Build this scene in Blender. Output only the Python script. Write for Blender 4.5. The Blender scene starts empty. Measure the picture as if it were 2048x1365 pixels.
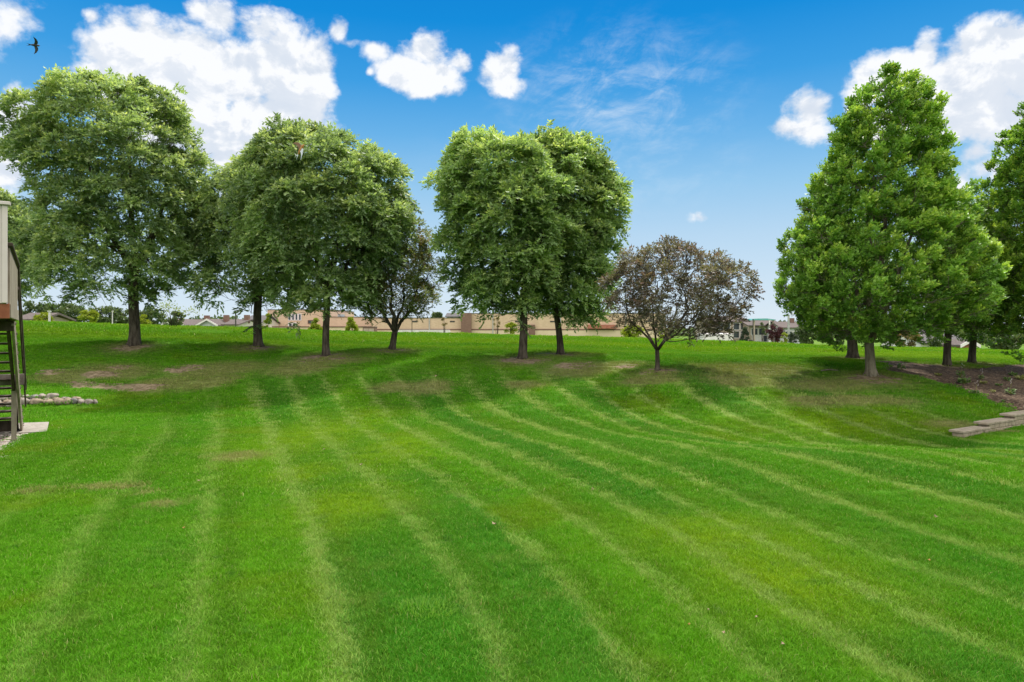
import bpy, bmesh, math, random
import numpy as np
from mathutils import Vector, Matrix

random.seed(7)
RNG = np.random.default_rng(11)
sc = bpy.context.scene
C = sc.collection
F = 1365.0            # focal length in photo pixels (24 mm)
CZ = 2.4              # camera height
HY = 655.0            # horizon row of the photo

# ------------------------------------------------------------------ camera
cam_d = bpy.data.cameras.new("camera")
cam_d.lens = 24.0; cam_d.sensor_width = 36.0
cam_d.shift_y = -27.5 / 2048.0
cam_d.clip_start = 0.05; cam_d.clip_end = 6000.0
cam = bpy.data.objects.new("camera", cam_d); C.objects.link(cam)
cam.location = (0, 0, CZ); cam.rotation_euler = (math.radians(90), 0, 0)
sc.camera = cam
sc.render.resolution_x = 1024; sc.render.resolution_y = 682

# ------------------------------------------------------------------ sun
SUN_EL = math.radians(58); SUN_AZ = math.radians(24)      # azimuth from +Y (view) towards +X
sun_d = bpy.data.lights.new("sun", 'SUN'); sun_d.energy = 3.9; sun_d.angle = math.radians(4.5)
sun_d.color = (1.0, 0.95, 0.87)
sun = bpy.data.objects.new("sun", sun_d); C.objects.link(sun)
sdir = Vector((math.sin(SUN_AZ)*math.cos(SUN_EL), math.cos(SUN_AZ)*math.cos(SUN_EL), math.sin(SUN_EL)))
sun.rotation_euler = sdir.to_track_quat('Z', 'Y').to_euler()
sun.location = (0, 0, 40)
sc.view_settings.view_transform = 'Standard'; sc.view_settings.look = 'None'
sc.view_settings.exposure = 0.45; sc.view_settings.gamma = 1.0
sc.cycles.max_bounces = 6; sc.cycles.transparent_max_bounces = 4
sc.cycles.diffuse_bounces = 3; sc.cycles.glossy_bounces = 2; sc.cycles.transmission_bounces = 4

# ------------------------------------------------------------------ node helper
class NT:
    def __init__(s, tree): s.t = tree; s.n = tree.nodes; s.l = tree.links
    def node(s, typ, **kw):
        n = s.n.new(typ)
        for k, v in kw.items(): setattr(n, k, v)
        return n
    def put(s, sock, v):
        if isinstance(v, bpy.types.NodeSocket): s.l.new(v, sock)
        elif v is not None: sock.default_value = v
    def m(s, op, a, b=None, c=None, clamp=False):
        n = s.node('ShaderNodeMath', operation=op, use_clamp=clamp)
        s.put(n.inputs[0], a)
        if b is not None: s.put(n.inputs[1], b)
        if c is not None: s.put(n.inputs[2], c)
        return n.outputs[0]
    def vm(s, op, a, b=None, out=0, scale=None):
        n = s.node('ShaderNodeVectorMath', operation=op)
        s.put(n.inputs[0], a)
        if b is not None: s.put(n.inputs[1], b)
        if scale is not None: s.put(n.inputs['Scale'], scale)
        return n.outputs[out]
    def mr(s, v, a, b, c=0.0, d=1.0, smooth=True):
        n = s.node('ShaderNodeMapRange', interpolation_type='SMOOTHSTEP' if smooth else 'LINEAR', clamp=True)
        s.put(n.inputs['Value'], v)
        for k, x in zip(('From Min','From Max','To Min','To Max'), (a, b, c, d)): s.put(n.inputs[k], x)
        return n.outputs[0]
    def noise(s, vec, scale, detail=4, rough=0.55, dist=0.0, out=0):
        n = s.node('ShaderNodeTexNoise')
        s.put(n.inputs['Vector'], vec); n.inputs['Scale'].default_value = scale
        n.inputs['Detail'].default_value = detail; n.inputs['Roughness'].default_value = rough
        n.inputs['Distortion'].default_value = dist
        return n.outputs[out]
    def mix(s, f, a, b, blend='MIX'):
        n = s.node('ShaderNodeMix', data_type='RGBA', blend_type=blend)
        n.clamp_factor = True
        s.put(n.inputs[0], f)
        for i, v in ((6, a), (7, b)):
            if isinstance(v, tuple) and len(v) == 3: v = v + (1.0,)
            s.put(n.inputs[i], v)
        return n.outputs[2]
    def attr(s, name, typ='GEOMETRY'):
        return s.node('ShaderNodeAttribute', attribute_name=name, attribute_type=typ)
    def sep(s, v):
        n = s.node('ShaderNodeSeparateXYZ'); s.put(n.inputs[0], v); return n.outputs
    def comb(s, x, y, z):
        n = s.node('ShaderNodeCombineXYZ')
        for i, v in enumerate((x, y, z)): s.put(n.inputs[i], v)
        return n.outputs[0]

# ------------------------------------------------------------------ world: sky + clouds by direction
world = bpy.data.worlds.new("World"); sc.world = world; world.use_nodes = True
w = NT(world.node_tree); w.n.clear()
def azel(px, py):
    return (math.atan2(px-1024, F), math.atan2(HY-py, math.hypot(F, px-1024)))
sky = w.node('ShaderNodeTexSky', sky_type='NISHITA', sun_disc=False)
sky.sun_elevation = SUN_EL; sky.sun_rotation = SUN_AZ
sky.air_density = 1.0; sky.dust_density = 0.6; sky.ozone_density = 2.0
geo = w.node('ShaderNodeTexCoord')
D3 = geo.outputs['Generated']
sx, sy, sz = w.sep(D3)
AZ = w.m('ARCTAN2', sx, sy); EL = w.m('ARCSINE', sz)
hs = w.node('ShaderNodeHueSaturation'); hs.inputs['Saturation'].default_value = 1.35
w.l.new(sky.outputs[0], hs.inputs['Color'])
# deepen the zenith-ward blue, keep the horizon pale
skyn = w.mix(1.0, hs.outputs[0], (0.35, 0.80, 1.0), 'MULTIPLY')
rampn = w.node('ShaderNodeValToRGB'); w.put(rampn.inputs[0], w.m('MULTIPLY', EL, 1/0.8, clamp=True))
K = 1/(0.09*2**0.45)
def lin(c): return tuple(((v/255)/12.92 if v/255 <= .04045 else ((v/255+.055)/1.055)**2.4) for v in c)
cols = [(0.0,(224,236,246)),(0.06,(208,228,245)),(0.13,(186,217,242)),(0.20,(152,202,239)),(0.27,(108,180,234)),(0.34,(62,159,228)),(0.42,(20,141,220)),(0.6,(6,112,200)),(1.0,(6,92,180))]
el_ = rampn.color_ramp.elements
for i, (e, c) in enumerate(cols):
    k = el_[i] if i < 2 else el_.new(e/0.8 if e < .8 else 1.0)
    if i < 2: k.position = e/0.8
    k.color = lin(c)+(1,)
rampc = w.vm('SCALE', rampn.outputs[0], scale=K)
skyc = w.mix(0.03, rampc, skyn)

def blob(px, py, rx, ry, wt=1.0):
    a, e = azel(px, py)
    a1, _ = azel(px+rx, py); a0, _ = azel(px-rx, py)
    _, e1 = azel(px, py-ry); _, e0 = azel(px, py+ry)
    return (a, e, max((a1-a0)/2, 1e-3)*1.12, max((e1-e0)/2, 1e-3)*1.12, wt*(.62 if rx < 36 else .85 if rx < 60 else 1.15))
BL = [blob(*b) for b in [
    (265,135,115,95), (330,110,90,60), (400,150,140,105), (480,140,100,90), (560,130,100,95), (615,140,62,90), (600,190,60,55),
    (540,235,130,75,1.1), (380,240,160,90), (490,310,110,80,1.0), (520,370,110,60,.8), (285,75,42,50), (672,62,26,30), (432,22,58,36,.95), (520,45,50,45,.8),
    (450,270,150,80,.9), (35,205,30,45,.9), (10,250,60,60,.9), (60,225,60,45,.7), (0,330,90,80,.85), (15,35,55,60,.68), (172,45,22,14,.6),
    (752,108,33,22), (850,100,55,48), (915,122,30,26), (825,150,66,40), (872,150,54,46), (850,185,44,20), (742,152,10,8,.6),(698,88,26,10,.6),
    (1002,143,40,40), (1014,170,40,22), (1400,432,30,18,.85),
    (1612,225,48,48), (1570,262,38,26,.8), (1600,262,50,28), (1765,150,72,55), (1720,185,50,40), (1850,118,36,50), (1870,165,110,50),
    (1985,95,75,72), (2040,120,60,95), (1930,175,110,90), (2010,230,110,60), (1900,235,120,50), (1800,240,100,40),
    (1945,300,45,30,.7), (1935,355,32,55,.75), (1980,330,60,30,.55), (2110,150,110,110), (2180,200,110,110,.9), (-90,260,90,110)]]
warp = w.vm('SCALE', w.vm('SUBTRACT', w.noise(D3, 9.0, 3, 0.5, out=1), (0.5,0.5,0.5)), scale=0.05)
def field(az_s, el_s):
    v = w.vm('ADD', w.comb(az_s, el_s, 0.0), warp)
    v = w.vm('MULTIPLY', v, (1,1,0))
    cur = None
    for a, e, ra, re_, wt in BL:
        q = w.vm('MULTIPLY', w.vm('SUBTRACT', v, (a, e, 0)), (1/ra, 1/re_, 0))
        d = w.vm('LENGTH', q, out=1)
        d = w.m('MULTIPLY_ADD', d, -wt, wt)
        cur = d if cur is None else w.m('SMOOTH_MAX', cur, d, 0.18)
    return cur
Fld = field(AZ, EL)
Fup = field(AZ, w.m('ADD', EL, 0.045))
under = w.m('MULTIPLY', w.m('SUBTRACT', Fup, Fld), 1.5, clamp=True)
# invented clouds out of view; cover behind the camera added to brighten tree fronts
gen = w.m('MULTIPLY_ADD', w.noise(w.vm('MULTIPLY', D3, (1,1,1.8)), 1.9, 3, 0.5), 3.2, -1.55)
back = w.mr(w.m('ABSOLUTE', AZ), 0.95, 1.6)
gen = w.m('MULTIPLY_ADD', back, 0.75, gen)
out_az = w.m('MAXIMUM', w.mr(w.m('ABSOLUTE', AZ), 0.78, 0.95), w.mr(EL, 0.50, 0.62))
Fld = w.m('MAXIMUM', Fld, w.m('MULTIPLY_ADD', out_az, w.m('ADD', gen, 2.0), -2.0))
Dn = w.vm('MULTIPLY', D3, (1,1,1.25))
n1 = w.noise(Dn, 13.0, 10, 0.58, 0.25)
n2 = w.noise(w.vm('ADD', Dn, (0.008,0.004,0.016)), 13.0, 10, 0.58, 0.25)
nh = w.noise(Dn, 42.0, 6, 0.6)
dens = w.m('ADD', w.m('MULTIPLY', Fld, 1.7), w.m('ADD', w.m('MULTIPLY_ADD', n1, 2.6, -1.29), w.m('MULTIPLY_ADD', nh, 1.2, -0.59)))
alpha = w.mr(dens, -0.02, 0.80)
relief = w.m('MULTIPLY', w.m('SUBTRACT', n1, n2), 7.0)
thick = w.mr(Fld, 0.15, 1.0)
bign = w.noise(Dn, 5.5, 4, 0.5)
lit = w.m('ADD', w.m('ADD', 0.84, relief), w.m('MULTIPLY', thick, w.m('MULTIPLY_ADD', bign, -1.1, 0.46)))
base_shade = w.m('ADD', w.mr(EL, 0.20, 0.40, -0.16, 0.06), w.m('MULTIPLY', under, -0.40))
lit = w.m('SMOOTH_MAX', w.m('ADD', lit, base_shade, clamp=True), w.m('MULTIPLY_ADD', n1, 0.9, 0.02), 0.35)
ccol = w.mix(lit, (4.6, 5.4, 6.6), (7.9, 8.05, 8.3))
ccol = w.mix(w.m('MULTIPLY', back, w.mr(EL, 0.1, 0.5)), ccol, (17.0, 16.5, 15.8))  # unseen clouds behind the camera made extra bright as added fill light
# thin cirrus
cv = w.comb(w.m('ADD', w.m('MULTIPLY', AZ, 3.0), w.m('MULTIPLY', EL, -3.5)), w.m('ADD', w.m('MULTIPLY', EL, 14.0), w.m('MULTIPLY', AZ, 3.0)), 0.0)
ci = w.m('MULTIPLY_ADD', w.noise(w.vm('MULTIPLY', cv, (1.6,.45,1)), 3.0, 8, 0.7, 0.5), 0.6, w.m('MULTIPLY', w.noise(cv, 2.2, 10, 0.66, 0.3), 0.4))
a_c, e_c = azel(1230, 190)
cm = w.vm('LENGTH', w.vm('MULTIPLY', w.vm('SUBTRACT', w.comb(AZ, EL, 0.0), (a_c, e_c, 0)), (1/0.24, 1/0.13, 0)), out=1)
a_c2, e_c2 = azel(1180, 330)
cm2 = w.vm('LENGTH', w.vm('MULTIPLY', w.vm('SUBTRACT', w.comb(AZ, EL, 0.0), (a_c2, e_c2, 0)), (1/0.30, 1/0.10, 0)), out=1)
cmask = w.m('MAXIMUM', w.mr(cm, 1.0, 0.0, 0.0, 0.62), w.mr(cm2, 1.0, 0.0, 0.0, 0.42))
cir = w.m('MULTIPLY', w.mr(ci, 0.42, 0.72), cmask)
skyc = w.mix(cir, skyc, (6.6, 7.3, 8.0))
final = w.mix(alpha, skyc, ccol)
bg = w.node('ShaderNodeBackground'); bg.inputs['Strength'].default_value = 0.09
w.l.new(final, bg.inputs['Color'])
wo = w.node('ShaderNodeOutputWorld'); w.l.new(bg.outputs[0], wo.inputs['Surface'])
world.cycles.sampling_method = 'MANUAL'; world.cycles.sample_map_resolution = 512

# ------------------------------------------------------------------ tagging and mesh helpers
def tag(o, label=None, cat=None, group=None, kind=None):
    if label: o['label'] = label
    if cat: o['category'] = cat
    if group: o['group'] = group
    if kind: o['kind'] = kind
    return o
def empty(name, loc, rz=0.0):
    o = bpy.data.objects.new(name, None); C.objects.link(o)
    o.location = loc; o.rotation_euler = (0, 0, rz); o.empty_display_size = 0.2
    return o
def link_mesh(name, verts, faces, mat, parent=None, smooth=False):
    me = bpy.data.meshes.new(name)
    me.from_pydata([tuple(v) for v in verts], [], faces)
    me.update()
    if smooth: me.polygons.foreach_set('use_smooth', [True]*len(me.polygons))
    if mat: me.materials.append(mat)
    o = bpy.data.objects.new(name, me); C.objects.link(o)
    if parent: o.parent = parent
    return o
class MB:
    """collects shapes, in the parent's local space"""
    def __init__(s): s.v = []; s.f = []
    def add(s, vs, fs):
        k = len(s.v); s.v += [tuple(v) for v in vs]; s.f += [tuple(i+k for i in f) for f in fs]
    def box(s, c, size, M=None, bev=0.0):
        hx, hy, hz = size[0]/2, size[1]/2, size[2]/2
        M = M or Matrix.Identity(3)
        if bev > 0:
            b = min(bev, hx*.9, hy*.9, hz*.9)
            bm = bmesh.new(); bmesh.ops.create_cube(bm, size=1.0)
            for v in bm.verts: v.co = Vector((v.co.x*2*hx, v.co.y*2*hy, v.co.z*2*hz))
            bmesh.ops.bevel(bm, geom=list(bm.edges), offset=b, segments=1, affect='EDGES')
            bm.verts.index_update()
            s.add([M @ v.co + Vector(c) for v in bm.verts], [[v.index for v in f.verts] for f in bm.faces]); bm.free(); return
        vs = [M @ Vector((x*hx, y*hy, z*hz)) + Vector(c) for z in (-1,1) for y in (-1,1) for x in (-1,1)]
        s.add(vs, [(0,2,3,1),(4,5,7,6),(0,1,5,4),(2,6,7,3),(0,4,6,2),(1,3,7,5)])
    def beam(s, p, q, wd, ht, up=(0,0,1), bev=0.006):
        p = Vector(p); q = Vector(q); x = (q-p); L = x.length; x.normalize()
        y = Vector(up).cross(x).normalized(); z = x.cross(y)
        M = Matrix((x, y, z)).transposed()
        s.box((p+q)/2, (L, wd, ht), M, bev)
    def tube(s, pts, rad, n=8, cap=True):
        pts = [Vector(p) for p in pts]; k = len(s.v); m = len(pts)
        ref = Vector((0.31, 0.95, 0.05))
        for i, p in enumerate(pts):
            t = (pts[min(i+1, m-1)] - pts[max(i-1, 0)]).normalized()
            a = t.cross(ref)
            if a.length < 1e-3: a = t.cross(Vector((1,0,0)))
            a.normalize(); b = t.cross(a)
            for j in range(n):
                th = 2*math.pi*j/n
                s.v.append(tuple(p + (a*math.cos(th) + b*math.sin(th))*rad[i]))
        for i in range(m-1):
            for j in range(n):
                s.f.append((k+i*n+j, k+i*n+(j+1)%n, k+(i+1)*n+(j+1)%n, k+(i+1)*n+j))
        if cap:
            s.f.append(tuple(k+j for j in range(n))[::-1]); s.f.append(tuple(k+(m-1)*n+j for j in range(n)))
    def build(s, name, mat, parent=None, smooth=False):
        return link_mesh(name, s.v, s.f, mat, parent, smooth)
def W(px, py, D):
    return Vector(((px-1024)/F*D, D, CZ-(py-HY)/F*D))

# ------------------------------------------------------------------ terrain height: thin-plate surface through surveyed points
def tps_fit(P, V, lam=0.0):
    n = len(P); d = np.linalg.norm(P[:,None]-P[None], axis=2)
    K = np.where(d > 0, d*d*np.log(np.maximum(d, 1e-9)), 0.0) + lam*np.eye(n)
    A = np.zeros((n+3, n+3)); A[:n,:n] = K; A[:n,n] = 1; A[:n,n+1:] = P; A[n,:n] = 1; A[n+1:,:n] = P.T
    b = np.zeros(n+3); b[:n] = V
    return np.linalg.solve(A, b)
def tps_eval(Q, P, c):
    out = np.zeros(len(Q))
    for i in range(0, len(Q), 20000):
        q = Q[i:i+20000]; d = np.linalg.norm(q[:,None]-P[None], axis=2)
        K = np.where(d > 0, d*d*np.log(np.maximum(d, 1e-9)), 0.0)
        out[i:i+20000] = K @ c[:-3] + c[-3] + q @ c[-2:]
    return out
HP = []
def hp(px, py, D): p = W(px, py, D); HP.append((p.x, p.y, p.z))
for a in [(268,690,28),(516,694,29),(653,712,26.5),(786,700,28),(1046,718,26),(1121,708,27.6),(1313,741,22),(1706,716,25),(1740,750,20.5),
          (1896,732,23),(1945,727,24.5),(2060,735,23.5),(-150,695,28),
          (20,700,27),(30,770,21.5),(60,789,20.3),(130,790,20.8),(0,789,20.2),(200,790,22),(200,740,25),(400,740,25.2),(400,790,21.6),(600,745,23.8),(600,795,21),
          (850,735,24.2),(850,790,20.6),(1046,780,20.8),(1046,820,18.3),(1200,760,21.7),(1200,810,18.6),(1313,800,18.6),
          (1500,735,22.6),(1500,800,18.2),(1560,862,15.9),(1640,760,20.6),(1640,830,17.0),(1740,820,17.0),(1850,820,17.2),(1850,770,19.6),(1950,760,20.6),(1960,820,17.6),
          (2040,800,18.2),(2120,800,17.6),
          (60,648,37),(-200,642,37),(268,656,38),(400,658,38.5),(520,659,40),(653,664,42),(786,667,43),(900,668,44),(1046,673,45),(1240,677,45),(1400,683,45),(1500,686,45),(1640,694,45),(1850,697,45),(2048,705,44),(2300,712,44),
          (268,676,32),(653,688,33),(900,692,33),(1121,694,33),(1400,708,31),(1640,712,30),(1850,708,32),(2048,716,32)]: hp(*a)
for x, y, z in [(-14,0,0),(0,0,0),(14,0,0),(-14,8,0),(-5,8,0),(5,8,.02),(14,8,0),(-12,15,0),(-7,15,0),(-2,15,0),(3,13.5,.08),(7,12.8,.14),(12,12.6,.10),(3,15.8,-.06),(6,15.1,-.17),(8.6,14.3,-.16),(12.5,13.9,-.06),
                (-11,18.5,0),(-7,18.5,0),(-3,18,0),(-14,19.3,0),(-17,19.2,0),(13,15.6,-.02),(11,14.9,-.03),(18,14,0),
                (-30,20,.2),(-30,28,1.6),(-34,37,2.8),(-24,12,0),(24,12,0),(28,24,1.0),(32,34,.9),(-5,60,.3),(-30,60,.8),(30,60,-.5),(0,60,.0)]: HP.append((x, y, z))
HP += [(9.98,14.7,-.03),(11.0,15.3,-.03),(12.03,15.95,-.02),(13.1,16.6,0),(15,17.6,0),(10.5,16.0,.10),(11.5,16.65,.2),(12.7,17.35,.32),(14.5,18.4,.45)]
for t, zf, zb_ in [(-.6,0,.40),(.3,0,.40),(1.1,0,.40),(1.9,0,.36),(2.6,0,.28),(3.3,.0,.16)]:
    fx, fy = -15.35+.83*t, 19.16+.556*t
    HP += [(fx+.556*.35, fy-.83*.35, zf), (fx-.556*.60, fy+.83*.60, zb_)]
HPa = np.array(HP); HC = tps_fit(HPa[:,:2], HPa[:,2], 0.002)
def hgt(X, Y):
    X = np.atleast_1d(np.asarray(X, float)); Y = np.atleast_1d(np.asarray(Y, float))
    xc = np.clip(X, -36, 36); yc = np.clip(Y, -2, 62)
    z = tps_eval(np.stack([xc, yc], 1), HPa[:,:2], HC)
    s = np.clip((Y-48)/34, 0, 1); s = s*s*(3-2*s)
    z = z*(1-s) + (-1.5)*s
    s = np.clip((np.abs(X)-30)/40, 0, 1)
    z = z*(1-s*.5*(Y < 30)) 
    s = np.clip((-Y)/10, 0, 1)
    return z*(1-s)
def gz(x, y): return float(hgt(x, y)[0])
def ground_at(px, py, lo=4.0, hi=46.0):
    Ds = np.linspace(lo, hi, 900); X = (px-1024)/F*Ds
    z = hgt(X, Ds); line = CZ-(py-HY)/F*Ds
    i = np.argmax(z >= line)
    if z[i] < line[i]: i = len(Ds)-1
    return float(X[i]), float(Ds[i])

# ------------------------------------------------------------------ mowing lines
CURVES = {
 -1: [(250,850),(200,900),(130,960),(40,1030)],
 0: [(346,797),(322,846),(288,895),(254,929),(200,992),(120,1080)],
 1: [(444,780),(446,870),(444,920),(444,992),(434,1065),(419,1187),(414,1333)],
 2: [(500,773),(512,832),(531,885),(551,934),(580,992),(604,1065),(624,1139),(639,1212),(653,1333)],
 3: [(609,797),(639,846),(687,895),(736,944),(785,983),(848,1051),(921,1139),(970,1192),(1028,1285)],
 4: [(653,768),(673,812),(712,856),(760,890),(824,934),(907,987),(980,1046),(1053,1119),(1113,1169),(1169,1253),(1247,1348)],
 5: [(760,793),(785,827),(858,870),(931,910),(1028,958),(1100,997),(1152,1029),(1236,1085),(1337,1158),(1404,1220)],
 6: [(785,749),(804,788),(843,827),(907,866),(970,890),(1038,914),(1100,944),(1152,973),(1247,1018),(1360,1091),(1449,1152),(1545,1214),(1629,1259)],
 7: [(887,758),(921,807),(980,846),(1042,874),(1110,895),(1178,915),(1247,939),(1298,970),(1397,1018),(1516,1066),(1685,1141)],
 8: [(919,768),(956,809),(994,831),(1042,847),(1110,874),(1195,895),(1264,919),(1332,943),(1427,984),(1516,1023),(1629,1074),(1741,1113)],
 9: [(1083,809),(1110,826),(1195,850),(1281,874),(1425,918),(1491,934),(1581,965),(1700,1010),(1900,1090)],
 10: [(1127,775),(1154,799),(1188,820),(1219,837),(1483,895),(1640,922),(1757,965),(2029,1020)],
 11: [(1212,796),(1247,826),(1281,847)],
 12: [(1269,797),(1320,813),(1367,848)],
 13: [(1386,782),(1425,805),(1484,836),(1554,864)],
 14: [(1453,774),(1523,817),(1593,844),(1671,875)],
 15: [(1531,755),(1581,782),(1640,813),(1698,836),(1796,868)],
 16: [(1600,750),(1660,785),(1740,830),(1830,862)],
}
UP = []
for u, pts in CURVES.items():
    for px, py in pts:
        x, y = ground_at(px, py, 4.0, 30.0); UP.append((x, y, u))
UP = np.array(UP); UC = tps_fit(UP[:,:2]/10, UP[:,2], 0.03)

def px_blob(X, Y, px, py, rxp, ryp, fall=1.0):
    """ground patch: world-space ellipse whose size was measured in the photo"""
    cx, cy = ground_at(px, py)
    x1, _ = ground_at(px+rxp, py); _, y0 = ground_at(px, py+ryp); _, y1 = ground_at(px, max(py-ryp, 700))
    rx = abs(x1-cx)+.05; ry = max(abs(y1-y0)/2, .2)
    return np.exp(-(((X-cx)/rx)**2 + ((Y-cy)/ry)**2)*fall)
def lawn_fields(X, Y):
    u = tps_eval(np.stack([X, Y], 1)/10, UP[:,:2]/10, UC)
    u = np.clip(u, -8, 30)
    sm = np.ones_like(X)
    # the mown lines end at the tree row, and on the far right slope
    sm *= 1-np.clip((Y-22.0)/3.0, 0, 1)
    sm *= 1-np.clip((X-(9.2+(18-Y)*.1))/2.5, 0, 1)*np.clip((Y-14.0)/1.0, 0, 1)
    sm *= np.clip((X-(-9.6))/1.5, 0, 1)*np.clip((Y-12)/4, 0, 1) + (1-np.clip((Y-12)/4, 0, 1))
    sm *= np.interp(u, [-3,-1,0,1,1.5,2,3,4,5,9,11,16], [.25,.4,.6,.75,.9,1,.8,1,.95,1,1,1])
    lime = np.zeros_like(X); dry = np.zeros_like(X); bare = np.zeros_like(X); mul = np.zeros_like(X)
    for a in [(1700,845,170,40),(1560,1150,200,90),(640,870,120,50),(620,690,500,12),(1200,690,500,14),(1850,712,160,8),(790,900,80,40),(700,1010,120,50),(620,945,70,25),(1450,1080,200,60)]:
        lime = np.maximum(lime, px_blob(X, Y, *a))
    lime = np.maximum(lime, .8*np.clip((Y-27)/4, 0, 1)*(.6+.4*np.sin(X*.15+Y*.9)))
    for a in [(130,755,90,25),(230,745,110,22),(330,770,80,20),(420,765,70,20),(440,740,120,20),(600,735,90,18),(790,775,50,14),(1160,740,110,18),(860,775,60,20),
              (1500,740,160,18),(1650,770,140,20),(1700,800,160,14),(1900,850,60,12),(210,975,90,8),(300,985,40,5),(480,915,60,14),(330,1010,40,12),
              (1480,760,90,20),(1610,800,60,10),(60,985,40,8),(1990,862,40,6),(1300,760,90,14),(1050,770,50,10),(650,722,120,10),(1230,730,90,10)]:
        dry = np.maximum(dry, px_blob(X, Y, *a)*1.05)
    for a in [(160,770,40,10),(205,750,40,10),(250,776,75,9),(300,775,40,7),(100,745,30,8),(240,735,24,6),(370,738,40,8)]:
        bare = np.maximum(bare, px_blob(X, Y, *a)*1.25)
    for bx, by, r in TREE_RINGS:
        dd = np.hypot((X-bx)/1.0, (Y-(by-.3*r))/.9)
        bare = np.maximum(bare, .92*np.exp(-(dd/(r))**2))
        dry = np.maximum(dry, .8*np.exp(-(dd/(2.0*r))**2))
    # mulch bed: polygon distance in the world
    mul = poly_mask(X, Y)
    return u, sm, lime, dry, bare, mul
MULCH = [ground_at(*p) for p in [(1745,722),(1800,722),(1905,737),(2048,728),(2200,728),(2200,835),(2060,828),(2020,822),(1965,795),(1900,772),(1830,752),(1770,740)]]
def poly_mask(X, Y, soft=.35):
    P = np.array(MULCH); n = len(P)
    ins = np.zeros(X.shape, bool); dm = np.full(X.shape, 1e9)
    for i in range(n):
        x0, y0 = P[i]; x1, y1 = P[(i+1)%n]
        cond = ((y0 > Y) != (y1 > Y)) & (X < (x1-x0)*(Y-y0)/((y1-y0) if abs(y1-y0) > 1e-9 else 1e-9)+x0)
        ins ^= cond
        t = np.clip(((X-x0)*(x1-x0)+(Y-y0)*(y1-y0))/((x1-x0)**2+(y1-y0)**2), 0, 1)
        dm = np.minimum(dm, np.hypot(X-(x0+t*(x1-x0)), Y-(y0+t*(y1-y0))))
    sd = np.where(ins, dm, -dm)
    return np.clip(.5+sd/(2*soft), 0, 1)
TREE_PX = {'t1':(268,690,28,.9),'t2':(516,694,29,1.0),'t3':(653,712,26.5,1.2),'t4':(786,700,28,.9),'t5':(1046,718,26,1.2),'t6':(1121,708,27.6,1.1),
           't7':(1313,741,22,.7),'t8':(1706,716,25,.8),'t9':(1740,750,20.5,.9),'t10':(1896,732,23,.8),'t11':(1945,727,24.5,.8)}
TREE_RINGS = [((p[0]-1024)/F*p[2], p[2], p[3]) for p in TREE_PX.values()]
TREE_RINGS += [((1150-1024)/F*24.6, 24.6, 1.0), ((1255-1024)/F*23.5, 23.5, .6)]

def add_vec_attr(me, name, arr):
    at = me.attributes.new(name, 'FLOAT_VECTOR', 'POINT'); at.data.foreach_set('vector', np.ascontiguousarray(arr, np.float32).ravel())

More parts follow.
